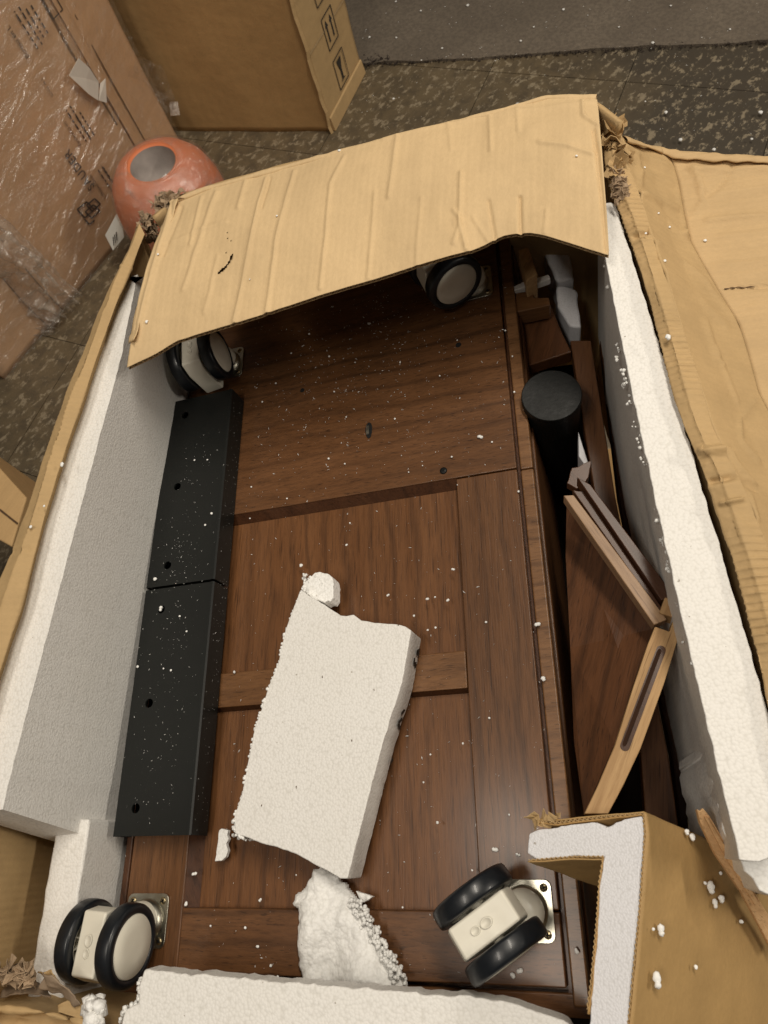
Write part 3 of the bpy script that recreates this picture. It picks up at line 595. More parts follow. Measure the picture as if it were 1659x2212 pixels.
# near wall
nw_ = resample([P(-60, 2158, .57), P(40, 2164, .57), P(130, 2172, .57), P(205, 2192, .565), P(262, 2222, .56), P(500, 2300, .56), P(1300, 2380, .56), P(1800, 2400, .56)], 60)
G = grid([dz(nw_, .1), nw_-[0, 0, .02], nw_+[0, -.010, .004], nw_+[0, -.05, .0], dz(nw_+[0, -.06, 0], .3)], 260, 30); n = gnormals(G); n = n if n[15, :, 2].mean() > 0 else -n
h = gnoise(G, 25, 4)*.006; gmesh(G+n*h[..., None]).build('near_wall', M['kraft'], root, smooth=True)
# crumpled torn paper at the corners
def crumple(name, label_parent, centres, mt, n_=60, rad=.02, size=.007, seed=1):
    rr = random.Random(seed); mb_ = MB()
    for k in range(n_):
        c_ = np.array(centres[k % len(centres)])+np.array([rr.gauss(0, rad), rr.gauss(0, rad*1.1), rr.gauss(0, rad*.35)])
        a_ = unit([rr.gauss(0, 1), rr.gauss(0, 1), rr.gauss(0, .6)]); b_ = unit(np.cross(a_, [rr.gauss(0, 1), rr.gauss(0, 1), rr.gauss(0, 1)])); s1, s2 = size*rr.uniform(.5, 1.5), size*rr.uniform(.4, 1.0)
        g = []
        for j in range(4):
            for i in range(4):
                x_, y2 = (i/3-.5), (j/3-.5); g.append(c_+a_*x_*2*s1*(1+rr.uniform(-.2, .2))+b_*y2*2*s2*(1+rr.uniform(-.2, .2))+np.cross(a_, b_)*size*(1.3*x_*x_*3+1.2*y2*x_+rr.uniform(-.12, .12)))
        mb_.add(g, [(j*4+i, j*4+i+1, j*4+i+5, j*4+i+4) for j in range(3) for i in range(3)])
    return mb_.build(name, mt, label_parent, fix=False, solid=.0006, off=0)
o = crumple('torn_paper', OC, [P(312, 470, .675), P(318, 480, .67), P(326, 495, .66), P(330, 512, .64), P(322, 505, .63)], M['pulp'], 60, .004, .0040, 3); tag(o, kind='stuff')
o = crumple('torn_paper', OC, [P(352, 425, .682), P(366, 432, .68), P(345, 440, .67), P(378, 425, .684)], M['pulp'], 40, .004, .0042, 4); tag(o, kind='stuff')
o = crumple('torn_paper', OC, [P(1318, 275, .696), P(1325, 300, .696), P(1335, 330, .696), P(1330, 360, .696)], M['kraft'], 20, .0045, .0075, 5); tag(o, kind='stuff')
o = crumple('torn_paper', OC, [P(1330, 372, .695), P(1337, 395, .695), P(1345, 418, .695)], M['pulp'], 60, .0032, .0032, 6); tag(o, kind='stuff')
# torn board at the near left corner
root2 = thing('torn_board', P(90, 2140, .58), 'torn scraps of grey brown board curled up at the near left carton corner', 'board scrap')
def scrap(pts, z0, mt, nm='scrap', amp=.004):
    G_ = grid([[P(x, y, z0+dz_) for x, y, dz_ in r] for r in pts], 26, 16); n_ = up(gnormals(G_)); gmesh(G_+n_*(gnoise(G_, 60, 3)*amp)[..., None]).build(nm, mt, root2, smooth=True, solid=.001, off=0)
scrap([[(0, 2155, 0), (60, 2148, 0), (110, 2160, 0)], [(20, 2120, -.012), (70, 2118, -.012), (100, 2135, -.012)]], .575, plain('grey_board', (.20, .14, .09), .8, var=.3))
scrap([[(88, 2132, .0), (125, 2150, .005), (160, 2176, .01)], [(95, 2100, .012), (112, 2108, .02), (172, 2172, .012)]], .58, plain('grey_board_light', (.30, .22, .15), .8, var=.3))
scrap([[(85, 2095, .0), (110, 2108, .0)], [(112, 2096, .01), (134, 2120, .005)]], .57, M['kraft'])
scrap([[(122, 2172, .01), (150, 2158, .008), (212, 2182, .008)], [(128, 2186, .01), (170, 2200, .01), (212, 2196, .008)]], .578, M['kraft'])
o = crumple('shredded_edge', root2, [P(2, 2100, .585), P(14, 2098, .585), P(28, 2102, .585), P(42, 2100, .585), P(56, 2104, .585), P(66, 2108, .585), P(20, 2110, .58), P(45, 2112, .58)], M['pulp'], 34, .0020, .0060, 9); tag(o, kind='stuff')

# ------------------------------------------------------------------ foam blocks
def slab(name, top, ztop, bottom=None, zbot=.4, mt='foam', amp=.0012, step=.006, label='', cat='foam block', seed=1, bev=.0015, parent=None, nm=None, closed=True):
    tp = rough_outline([np.array(q) if len(q) == 3 else P(q[0], q[1], ztop) for q in top], step, amp, seed)
    if bottom is None: bt = [np.array([q[0], q[1], zbot]) for q in tp]
    else: bt = [bottom(q) for q in tp]
    mb_ = MB().hexa(bt, tp); o_ = mb_.build(name, M[mt] if isinstance(mt, str) else mt, parent, bevel=bev)
    if label: tag(o_, label, cat)
    return o_
ZL = .655
def fit(pts, deg=1):
    pts = np.array(pts); c_ = np.polyfit(pts[:, 1], pts[:, 0], deg); return [np.array([np.polyval(c_, q[1]), q[1], q[2]]) for q in pts]
lt = [(272, 607), (309, 598), (330, 640), (345, 700), (262, 775), (250, 812), (222, 911), (186, 1058), (157, 1157), (131, 1276), (99, 1380), (71, 1481), (30, 1640), (0, 1740)]
inner_l = [P(x, y, ZL) for x, y in [(262, 775), (250, 812), (222, 911), (186, 1058), (157, 1157), (131, 1276), (99, 1380), (71, 1481), (35, 1630)]]; inner_l = fit(inner_l, 2)
yb = .006
cutin = np.array([inner_l[-1][0]-.003, .034, ZL])
outer_l = [P(x, y, ZL) for x, y in [(0, 1459), (48, 1308), (95, 1130), (131, 1007), (198, 808), (214, 766), (228, 713), (256, 637), (272, 607)]]; outer_l = fit(outer_l, 2)
cutout = np.array([outer_l[0][0]-.006, .030, ZL])
top = [cutin, cutout]+outer_l+[P(309, 598, ZL), np.array([-.432, .61, ZL]), np.array([-.412, .61, ZL])]+inner_l
XI = list(zip(*sorted([(q[1], q[0]) for q in inner_l]))); XI = (XI[1], XI[0]); XO = list(zip(*sorted([(q[1], q[0]) for q in outer_l]))); XO = (XO[1], XO[0])
def lbot(q):
    s_ = -.030 if q[0] > -.40+.0*(q[1]) and q[1] > -1 else 0
    xin = np.interp(q[1], XI[1], XI[0]); xo = np.interp(q[1], XO[1], XO[0])
    t = np.clip((q[0]-xo)/(xin-xo+1e-6), 0, 1); yy = q[1] if q[1] > .04 else q[1]-.034
    return np.array([xo*(1-t)+t*np.interp(q[1], [0, .15, .62], [-.440, -.438, -.428]), yy, .575 if False else .44])
troot = thing('foam_end_block', (-.43, .25, .44), 'long white foam wall along the left side of the open carton', 'foam block')
slab('upper_wall', top, ZL, lbot, parent=troot, mt='foam_side', step=.006, amp=.0010, bev=.002)
stp = [np.array([-.441, .030, .548]), np.array([-.476, .030, .548]), np.array([-.480, -.125, .545]), np.array([-.444, -.128, .545])]
slab('lower_step', stp, .548, lambda q: np.array([q[0], q[1], .445]), parent=troot, mt='foam', step=.01, amp=.0012, bev=.003)
ZR = .682
rin = [(1290, 380), (1306, 470), (1311, 552), (1317, 585), (1329, 686), (1341, 768), (1351, 806), (1388, 966), (1421, 1103), (1459, 1245), (1485, 1364), (1511, 1481), (1539, 1591), (1560, 1700), (1580, 1826), (1597, 1858)]
rout = [(1640, 1862), (1700, 1840), (1700, 1640), (1659, 1530), (1633, 1456), (1555, 1185), (1503, 999), (1455, 832), (1429, 768), (1405, 686), (1381, 609), (1362, 533), (1329, 442), (1322, 436), (1309, 438), (1300, 375)]
def rbot(q):
    xin = np.interp(q[1], [0, .1, .23, .36, .5], [P(1580, 1826, ZR)[0], P(1511, 1481, ZR)[0], P(1421, 1103, ZR)[0], P(1351, 806, ZR)[0], P(1311, 552, ZR)[0]])
    t = np.clip((q[0]-xin)/.03, 0, 1); return np.array([q[0]+.016*(1-t), q[1], .42])
troot = thing('foam_side_block', (.125, .2, .42), 'long white foam wall along the right side of the open carton', 'foam block')
rin3 = [P(x, y, ZR) for x, y in rin]; rin3 = rin3[:2]+fit(rin3[2:-1], 2)+rin3[-1:]; rout3 = [P(x, y, ZR) for x, y in rout]; rout3 = rout3[:3]+fit(rout3[3:-3], 2)+rout3[-3:]
slab('wall', rin3+rout3, ZR, rbot, parent=troot, mt='foam_side', step=.005, amp=.0010, bev=.002, seed=4)
slab('broken_end', [P(x, y, .645) for x, y in [(1532, 1600), (1560, 1790), (1600, 1862), (1640, 1925), (1720, 1950), (1740, 1700), (1600, 1650)]], .645, zbot=.50, parent=troot, mt='foam_torn', step=.005, amp=.004, bev=.003)
# crumbs of beads hanging on the inner edge
mb = MB()
path = resample([P(x, y, ZR-.004) for x, y in rin[2:12]], 400)
for i in range(150):
    q = path[int(random.random()**1.3*399)]+np.array([random.uniform(-.003, .001), 0, random.uniform(-.014, .001)])
    if nz(q, 45, 3) > -.05: mb.blob(q, random.uniform(.0008, .0022), 1, .3)
o = mb.build('loose_bead', M['bead'], troot, smooth=True, fix=False); tag(o, kind='stuff')
slab('foam_near_block', [(310, 2094), (400, 2102), (560, 2116), (829, 2139), (1040, 2156), (1110, 2168), (1150, 2181), (1200, 2198), (1232, 2212), (1300, 2330), (900, 2420), (240, 2330), (262, 2212), (270, 2183), (297, 2168), (300, 2130)], .60, zbot=.575, mt='foam', step=.004, amp=.0016, label='thick white foam block across the near end of the open carton', seed=6, bev=.002)
mb = MB()
for x, y in [(262, 2205), (266, 2188), (272, 2180), (283, 2174), (294, 2168), (299, 2155), (301, 2140), (303, 2120)]:
    for k in range(4): mb.blob(P(x+random.uniform(-3, 3), y+random.uniform(-5, 5), .598-random.random()*.02), random.uniform(.0015, .0028), 1, .15)
tag(mb.build('bead_rim', M['bead'], bpy.data.objects['foam_near_block'], smooth=True, fix=False), kind='stuff')
# small foam lump under the near left corner
mb = MB()
for k in range(30): mb.blob(P(random.uniform(190, 222), random.uniform(2158, 2208), .60+random.random()*.02), random.uniform(.003, .007), 1, .3)
tag(mb.build('foam_lump', M['foam_torn'], smooth=True, fix=False), 'rough grey white foam lump wedged below the near left caster', 'foam piece')

# ------------------------------------------------------------------ cabinet
cab = thing('cabinet', C3(-.30, .30, -.03), 'walnut brown wooden cabinet lying on its back with four casters upward', 'cabinet')
def cbx(name, u0, v0, u1, v1, h0, h1, mt, bev=.0012, parent=cab): return MB().box((u0, v0, h0), (u1, v1, h1), C3).build(name, M[mt], parent, bevel=bev)
UL, UR, V0, V1 = -.523, -.0935, -.097, .70
pu0, pu1 = -.4475, -.1595
cbx('stile', UL+.004, V0+.002, pu0-.006, .3725, -.016, 0, 'wv'); cbx('stile', pu1, -.0405, UR, .3725, -.016, 0, 'wv')
cbx('near_rail', pu0-.006, V0+.002, UR, -.042, -.016, 0, 'wu'); cbx('far_rail', UL+.004, .374, UR, V1, -.016, 0, 'wu')
cbx('cross_rail', pu0, .147, pu1-.001, .184, -.016, -.002, 'wx')
cbx('panel', pu0-.004, .18, pu1+.004, .376, -.020, -.0115, 'wp', 0); cbx('panel', pu0-.004, -.046, pu1+.004, .150, -.020, -.0115, 'wp', 0)
# bevelled lips of the recesses
def lip(name, a_, b_, n2, w_=.007):
    a_, b_ = np.array(a_), np.array(b_); n2 = np.array(n2)*w_
    MB().add([C3(*a_, -.0015), C3(*b_, -.0015), C3(*(b_+n2), -.0112), C3(*(a_+n2), -.0112)], [(0, 1, 2, 3)]).build(name, M['dkw'], cab, fix=False)
lip('recess_lip', (pu0, .184), (pu0, .372), (1, 0)); lip('recess_lip', (pu0-.006, -.042), (pu0-.006, .147), (1, 0), .012)
lip('recess_lip', (pu0, .374), (pu1, .374), (0, -1), .009); lip('recess_lip', (pu0, .147), (pu1, .147), (0, -1), .003)
# outer frame, groove and moulding strip
cbx('body', -.530, -.108, -.074, .712, -.26, -.021, 'wv', .002)
cbx('side_moulding', UR+.0035, -.108, -.0765, .372, -.02, -.003, 'ws', .0018); cbx('side_moulding', UR+.0035, .3728, -.0765, .712, -.02, -.0028, 'ws', .0018)
cbx('side_moulding', -.531, -.108, UL, .712, -.02, -.004, 'dkw', .0018)
cbx('end_moulding', -.523, -.116, -.076, V0-.002, -.02, -.007, 'wu', .0018)
cbx('inner_edge', UR+.0002, -.106, UR+.0033, .70, -.02, -.008, 'dkw', .0)
mt_h = M['void']
def hole(u, v, r, parent, h, deep=.004, name='screw_hole', ring=None):
    MB().lathe([(r, h+.0004), (r*.9, h-.0006), (r*.85, h-deep), (.00001, h-deep)], 16, lambda x, y, z: C3(u+x, v+y, z)).build(name, mt_h, parent, smooth=True)
def disc(u, v, r, h, mtl, parent, name, hh=.0005): return MB().lathe([(.00001, h+hh), (r*.8, h+hh), (r, h), (r, h-.001)], 18, lambda x, y, z: C3(u+x, v+y, z)).build(name, M[mtl], parent, smooth=True)
def screw(u, v, h, parent, r=.0034, mtl='brass', name='screw'):
    s_ = disc(u, v, r, h, mtl, parent, name, .0009); a_ = random.uniform(0, 1.5); mb_ = MB()
    for t in (a_, a_+math.pi/2):
        c_, s2 = math.cos(t), math.sin(t); L_, W_ = r*.62, r*.16
        mb_.add([C3(u+x*c_-y*s2, v+x*s2+y*c_, h+.00115+(.0 if True else 0)) for x, y in ((-L_, -W_), (L_, -W_), (L_, W_), (-L_, W_))], [(0, 1, 2, 3)])
    return mb_, s_
for (x, y) in ((958, 1017),):
    u, v, _ = CL(x, y); m_, s_ = screw(u, v, .0005, cab, .0042, 'blackp'); m_.build('screw_slot', M['void'], s_, fix=False)
for (x, y, r) in ((990, 745, .0035), (653, 843, .003)):
    u, v, _ = CL(x, y); disc(u, v, r, .0, 'void', cab, 'screw_hole', .0003)
u, v, _ = CL(797, 930)
MB().add([C3(u+.0045*math.cos(t)*(1 if math.sin(t) > 0 else .9), v+.011*math.sin(t), .0006) for t in np.linspace(0, 2*math.pi, 21)[:-1]], [tuple(range(20))]).build('latch_slot', M['void'], cab, fix=False)
MB().box((u-.003, v-.006, .0007), (u+.0005, v+.006, .0016), C3).build('latch', M['zinc'], cab)

def caster(u, v, yaw, hub, label, scr=((-1, 1), (1, 1), (1, -1), (-1, -1)), rot=0.):
    """plate centre (u,v); hub = offset of the axle centre from it; yaw = direction of the axle"""
    ca, sa = math.cos(yaw), math.sin(yaw); hu, hv, hh = hub
    cr_, sr_ = math.cos(rot), math.sin(rot)
    W = lambda x, y, z: C3(u+hu+x*ca-y*sa, v+hv+x*sa+y*ca, z)           # x along axle, y across, z up from panel
    PL = lambda x, y, z: C3(u+x*cr_-y*sr_, v+x*sr_+y*cr_, z)
    r, tw, gap, hw = .0345, .0150, .0145, .0122
    # housing
    prof = [(-.028, hh-.034), (-.010, hh-.036), (.012, hh-.030), (.027, hh-.014), (.030, hh+.008), (.027, hh+.024), (-.024, hh+.026), (-.030, hh+.008)]
    sgn = 1 if (-sa*-hu+ca*-hv) > 0 else -1                                # stem side
    mb_ = MB().hexa([W(-hw, y*sgn, z) for y, z in prof], [W(hw, y*sgn, z) for y, z in prof])
    hs = mb_.build('caster', M['cream'], cab, bevel=.0022, seg=3)
    tag(hs, label)
    MB().lathe([(.0045, -gap-.004), (.0045, gap+.004)], 14, lambda x, y, z: W(z, x, hh+y)).build('axle', M['cream'], hs, smooth=True)
    for q_, r_ in ((-.006*sgn, .0042), (.004*sgn, .0052)): MB().lathe([(r_, .0), (r_, .0006), (r_*.8, .0009), (r_*.75, .0005), (.00001, .0004)], 20, lambda x, y, z, q_=q_: W(x*.75, q_+y, hh+.0255+z)).build('moulded_mark', M['cream'], hs, smooth=True)
    MB().lathe([(.0175, .010), (.0172, .018), (.0145, .024), (.010, .027), (.00001, .027)], 28, PL).build('swivel_cap', M['cream'], hs, smooth=True)
    MB().lathe([(.0195, .0024), (.0192, .0045), (.016, .0085), (.0125, .010), (.0001, .010)], 32, PL).build('swivel_race', M['zinc'], hs, smooth=True)
    a_ = .0235; rr = .006; pts = []
    for cx_, cy_, t0 in ((a_-rr, a_-rr, 0), (-a_+rr, a_-rr, 90), (-a_+rr, -a_+rr, 180), (a_-rr, -a_+rr, 270)):
        for t in (0, 30, 60, 90): q = math.radians(t0+t); pts.append((cx_+rr*math.cos(q), cy_+rr*math.sin(q)))
    MB().hexa([PL(x, y, .0003) for x, y in pts], [PL(x, y, .0022) for x, y in pts]).build('mounting_plate', M['zinc'], hs, bevel=.0005)
    for sx, sy in scr:
        q = (u+(sx*.0172)*cr_-(sy*.0172)*sr_, v+(sx*.0172)*sr_+(sy*.0172)*cr_); m_, s_ = screw(q[0], q[1], .0023, hs); sl = m_.build('screw_slot', M['void'], hs, fix=False)
    for sd_ in (-1, 1):
        f = lambda x, y, z, s=sd_: W(s*(gap+z), x, hh+y)
        MB().lathe([(.0255, .0003), (.0320, .0), (.0339, .0009), (r+.0001, .0026), (r+.0004, tw*.5), (r+.0001, tw-.0026), (.0337, tw-.0007), (.0310, tw+.0004), (.0270, tw+.0003), (.0264, tw-.002), (.0255, .0003)], 56, f).build('tyre', M['rubber'], hs, smooth=True)
        MB().lathe([(.0264, tw-.004), (.0264, tw-.0008), (.0255, tw+.0004), (.012, tw+.0011), (.00001, tw+.0013)], 48, f).build('wheel_disc', M['cream'], hs, smooth=True)
        rb = MB(); rb.lathe([(.0262, .001), (.0245, .0008), (.0242, tw-.003), (.006, tw-.003), (.006, .0), (.00001, .0)], 40, f)
        for k in range(14):
            t = 2*math.pi*k/14; c_, s2 = math.cos(t), math.sin(t)
            rb.box((.005, -.0006, .002), (.0248, .0006, tw-.002), lambda x, y, z, f=f, c_=c_, s2=s2: f(x*c_-y*s2, x*s2+y*c_, z))
        rb.build('spoked_hub', M['cream'], hs, fix=False)
    return hs
pA = CL(318, 1988); caster(pA[0], pA[1], math.radians(-4), (-.006, -.015, .050), 'near left caster with spoked hub and tyre turned toward the foam')
pB = (-.098-.0235, -.041); caster(pB[0], pB[1], math.radians(-57), (-.020, -.006, .052), 'near right caster showing its cream housing between two black tyres')
pC = (-.101-.0235, .634); caster(pC[0], pC[1], math.radians(-62), (-.025, -.009, .045), 'far right caster with round cream disc half under the cardboard flap')
pD = (-.462, .600); caster(pD[0], pD[1], math.radians(9), (-.010, -.022, .048), 'far left caster in the shade of the cardboard flap')

# ------------------------------------------------------------------ black metal channels
def channel(v0, v1, holes, label):
    rt = thing('metal_channel', C3(-.477, v0, 0), label, 'metal channel', 'black metal channels on the cabinet')
    u0, u1, ht = -.522, -.4325, .030
    prof = [(u0, .0008), (u0, ht-.0015), (u0+.0015, ht), (u1-.0045, ht), (u1-.004, ht+.0010), (u1-.001, ht+.0010), (u1, ht-.001), (u1, .0008)]
    # top with real holes
    mb_ = MB(); hs_ = [(CL(x, y, ht)[0], CL(x, y, ht)[1]) for x, y in holes]; r = .0048
    bm = bmesh.new(); me = bpy.data.meshes.new('t')
    ring = []
    ev = sorted(hs_, key=lambda q: q[1]); edges = [v0]
    for q in ev: edges += [q[1]-.01, q[1]+.01]
    edges.append(v1); vprev = v0
    def quad(a_, b_, c_, d_): mb_.add([C3(a_, b_, ht), C3(c_, b_, ht), C3(c_, d_, ht), C3(a_, d_, ht)], [(0, 1, 2, 3)])
    for (hu, hv) in ev:
        lo_, hi_ = max(hv-.01, v0), min(hv+.01, v1); quad(u0, vprev, u1-.0045, lo_); quad(u0, lo_, hu-.01, hi_); quad(hu+.01, lo_, u1-.0045, hi_)
        circ = [C3(hu+r*math.cos(t), hv+r*math.sin(t), ht) for t in np.linspace(0, 2*math.pi, 33)[:-1]]; sq = []
        for t in np.linspace(0, 2*math.pi, 33)[:-1]:
            c_, s2 = math.cos(t), math.sin(t); k = .01/max(abs(c_), abs(s2)); yy = hv+s2*k; yy = min(max(yy, lo_), hi_); sq.append(C3(hu+c_*k, yy, ht))
        dn = [C3(hu+r*math.cos(t), hv+r*math.sin(t), ht-.0025) for t in np.linspace(0, 2*math.pi, 33)[:-1]]
        mb_.add(sq+circ+dn, [(i, (i+1) % 32, 32+(i+1) % 32, 32+i) for i in range(32)]+[(32+i, 32+(i+1) % 32, 64+(i+1) % 32, 64+i) for i in range(32)]); vprev = hi_
    quad(u0, vprev, u1-.0045, v1); mb_.build('top_face', M['black'], rt, fix=False)
    sdm = MB()
    for side in (0, 1):
        pr = [(u1-.0045, ht), (u1-.0040, ht+.0009), (u1-.0015, ht+.0009), (u1, ht-.0008), (u1, .0005)] if side else [(u0, ht), (u0-.0003, ht-.001), (u0, .0005)]
        k = len(pr); sdm.add([C3(a_, v0, b_) for a_, b_ in pr]+[C3(a_, v1, b_) for a_, b_ in pr], [(i, i+1, k+i+1, k+i) for i in range(k-1)])
    sdm.build('side_flange', M['black'], rt, fix=False)
    MB().box((u0+.002, v0+.001, .0006), (u1-.002, v0+.0025, ht-.001), C3).build('end_plate', M['black'], rt); MB().box((u0+.002, v1-.0025, .0006), (u1-.002, v1-.001, ht-.001), C3).build('end_plate', M['black'], rt)
    MB().box((u0+.003, v0+.004, .0006), (u1-.003, v1-.004, .004), C3).build('inside', M['void'], rt)
    return rt
channel(.0215, .2795, [(348, 1316), (322, 1519), (293, 1746)], 'nearer black metal channel with three round holes, a white bead lodged in one')
channel(.2825, .535, [(400, 897), (383, 1051), (362, 1221)], 'farther black metal channel whose end runs into the shade of the flap')
MB
mb = MB(); u, v, _ = CL(348, 1314, .027); mb.blob(C3(u, v+.001, .027), .0024, 2, .12); mb.blob(C3(u-.0005, v-.002, .027), .0018, 2, .12)
tag(mb.build('foam_bead', M['bead'], smooth=True, fix=False), 'white foam bead lodged in a hole of the nearer black channel', 'foam bead')

# ------------------------------------------------------------------ torn foam slab lying on the cabinet
ck_top = [(649, 1273), (662, 1283), (700, 1305), (735, 1329), (748, 1330), (763, 1327), (780, 1340), (809, 1345), (856, 1348), (875, 1353), (888, 1361), (869, 1473), (829, 1596), (796, 1720), (750, 1898), (735, 1898), (700, 1878), (680, 1868), (640, 1845), (600, 1831), (565, 1822), (530, 1808), (507, 1801), (505, 1766), (520, 1721), (535, 1646), (550, 1571), (565, 1530), (580, 1481), (601, 1431), (617, 1357), (638, 1301)]
CK = .035
ck = thing('foam_slab', PC(700, 1600), 'large torn white foam slab lying across the middle of the brown cabinet', 'foam slab')
tp = rough_outline([PC(x, y, CK) for x, y in ck_top], .004, .0006, 12)
cen = np.mean(tp, 0); upc = CM[2]
bt = [q-upc*(CK-.0005) for q in tp]
MB().hexa(bt, tp).build('slab_body', M['foam'], ck, bevel=.0013)
mb = MB(); lf = [PC(x, y, CK) for x, y in [(690, 1238), (672, 1258), (655, 1270), (640, 1298), (630, 1325), (617, 1357), (608, 1400), (601, 1431), (590, 1460), (580, 1481), (565, 1530), (550, 1571), (535, 1646), (520, 1721), (505, 1766), (503, 1790), (510, 1803), (524, 1812)]]
ls_ = resample(lf[2:], 330)
for i, q in enumerate(ls_):
    for k in range(4): mb.blob(q+np.array([random.uniform(-.0010, .0008), random.uniform(-.001, .001), 0])-upc*random.uniform(.0005, CK-.002), random.uniform(.0012, .0021), 1, .06)
for k in range(60): mb.blob(PC(random.uniform(645, 720) if k % 2 else random.uniform(500, 530), 0, 0)*0+(PC(random.uniform(655, 700), random.uniform(1240, 1270), random.uniform(.012, .024)) if k % 3 else PC(random.uniform(503, 530), random.uniform(1775, 1812), random.uniform(.004, .03))), random.uniform(.0013, .0023), 1, .08)
tag(mb.build('bead_edge', M['bead'], ck, smooth=True, fix=False), kind='stuff')
sl = [(649, 1273), (660, 1255), (672, 1245), (680, 1236), (690, 1234), (700, 1238), (710, 1240), (718, 1248), (719, 1270), (720, 1290), (714, 1300), (707, 1298), (700, 1303), (680, 1296)]
tp = rough_outline([PC(x, y, .024) for x, y in sl], .002, .0012, 2); MB().hexa([q-upc*.020 for q in tp], tp).build('torn_tongue', M['foam_torn'], ck, bevel=.0012)
# marker strokes on the right side
mk = MB(); ea, eb = PC(888, 1361, CK), PC(750, 1898, CK); dd = unit(eb-ea); sn_ = unit(np.cross(dd, upc)); sn_ = sn_ if sn_[0] > 0 else -sn_
def mkp(d_, h_): return ea+dd*d_+sn_*.0022-upc*(CK-h_)
for st_ in ([(.012, .006), (.016, .013), (.017, .004)], [(.022, .014), (.028, .012), (.026, .005), (.031, .007)], [(.052, .012), (.058, .003)], [(.055, .004), (.064, .012), (.070, .004), (.077, .012)], [(.080, .006), (.086, .014), (.090, .005)], [(.118, .004), (.122, .008)]):
    strip(mk, [mkp(*q) for q in st_], .0040, sn_, .0008)
mk.build('marker_writing', M['ink'], ck, fix=False)
for x, y in ((696, 1462), (808, 1490), (860, 1350), (640, 1700), (760, 1600), (565, 1740)):
    q = PC(x, y, CK+.0004); MB().blob(q, .0008, 1, .4, (.6, 1.6, .5)).build('bark_fleck', M['crack'], ck, fix=False)
# broken dome piece near the front
fr_o = [(685, 1873), (670, 1911), (645, 1930), (642, 1950), (652, 1970), (655, 1996), (650, 2030), (655, 2081), (662, 2125), (700, 2150), (800, 2160), (880, 2150), (885, 2128), (869, 2100), (845, 2070), (825, 2025), (800, 1981), (778, 1945), (755, 1912), (725, 1884), (700, 1873)]
oc_ = np.array([CL(x, y)[:2] for x, y in fr_o]); lo_, hi_ = oc_.min(0), oc_.max(0); st_ = .0016
nx_, ny_ = int((hi_[0]-lo_[0])/st_)+2, int((hi_[1]-lo_[1])/st_)+2
def edge_d(p):
    ins = False; best = 9.
    for a_, b_ in zip(oc_, np.roll(oc_, -1, 0)):
        if (a_[1] > p[1]) != (b_[1] > p[1]) and p[0] < (b_[0]-a_[0])*(p[1]-a_[1])/(b_[1]-a_[1])+a_[0]: ins = not ins
        ab = b_-a_; t = min(1, max(0, (p-a_)@ab/(ab@ab))); best = min(best, np.linalg.norm(p-a_-t*ab))
    return best if ins else -best
mb = MB(); idx = {}; vs = []; fs = []
for j in range(ny_):
    for i in range(nx_):
        p = lo_+np.array([i, j])*st_; d = edge_d(p)+.0018*noise.noise(Vector((p[0]*170, p[1]*170, 1)))
        if d < 0: continue
        w1 = np.array([p[0], p[1], 0]); hh_ = .028*(1-math.exp(-(d+.002)/.010))*(.75+.9*noise.noise(Vector((p[0]*22, p[1]*22, 3))))+.0035*abs(noise.noise(Vector((p[0]*70, p[1]*70, 5))))+.0012*noise.noise(Vector((p[0]*300, p[1]*300, 7)))+.003
        idx[(i, j)] = len(vs); vs.append(C3(p[0], p[1], max(hh_, .002)))
nb = len(vs); vs += [C3(*(CM@(q-np.array([0, 0, CH])))[:2], .0002) for q in vs[:nb]]
from collections import Counter
ed = Counter()
for (i, j), k in idx.items():
    q = [(i, j), (i+1, j), (i+1, j+1), (i, j+1)]
    if all(t in idx for t in q):
        f_ = [idx[t] for t in q]; fs.append(tuple(f_))
        for a_, b_ in zip(f_, f_[1:]+f_[:1]): ed[(a_, b_)] += 1
fs += [(b_, a_, a_+nb, b_+nb) for (a_, b_) in ed if (b_, a_) not in ed]
mb.add(vs, fs); fp = mb.build('broken_foam_piece', M['foam_torn'], smooth=True); tag(fp, 'white broken foam piece with beaded right edge standing behind the near foam block', 'foam piece')
mb = MB()
for i in range(320):
    t = random.random(); a_ = np.array([775, 1945])*(1-t)+np.array([878, 2120])*t; a_ = a_+np.array([random.uniform(-26, 4), random.uniform(-8, 10)]); mb.blob(PC(a_[0], a_[1], random.uniform(.004, .022)), random.uniform(.0014, .0026), 1, .06)
tag(mb.build('bead_edge', M['bead'], fp, smooth=True, fix=False), kind='stuff')
for i in range(1): pass
slab('foam_strip', [PC(x, y, .006) for x, y in [(473, 1793), (478, 1789), (493, 1793), (490, 1805), (494, 1812), (488, 1822), (492, 1838), (487, 1852), (478, 1860), (463, 1861)]], 0, bottom=lambda q: q-upc*.0055, mt='foam_torn', step=.002, amp=.001, label='small white torn foam strip lying just below the black channel end', cat='foam piece', bev=.0008)
slab('foam_shard', [PC(x, y, .006) for x, y in [(768, 1924), (806, 1937), (785, 1950), (775, 1940)]], 0, bottom=lambda q: q-upc*.0055, mt='foam_torn', step=.002, amp=.0008, label='small pointed white foam shard beside the large torn slab corner', cat='foam piece', bev=.0006)

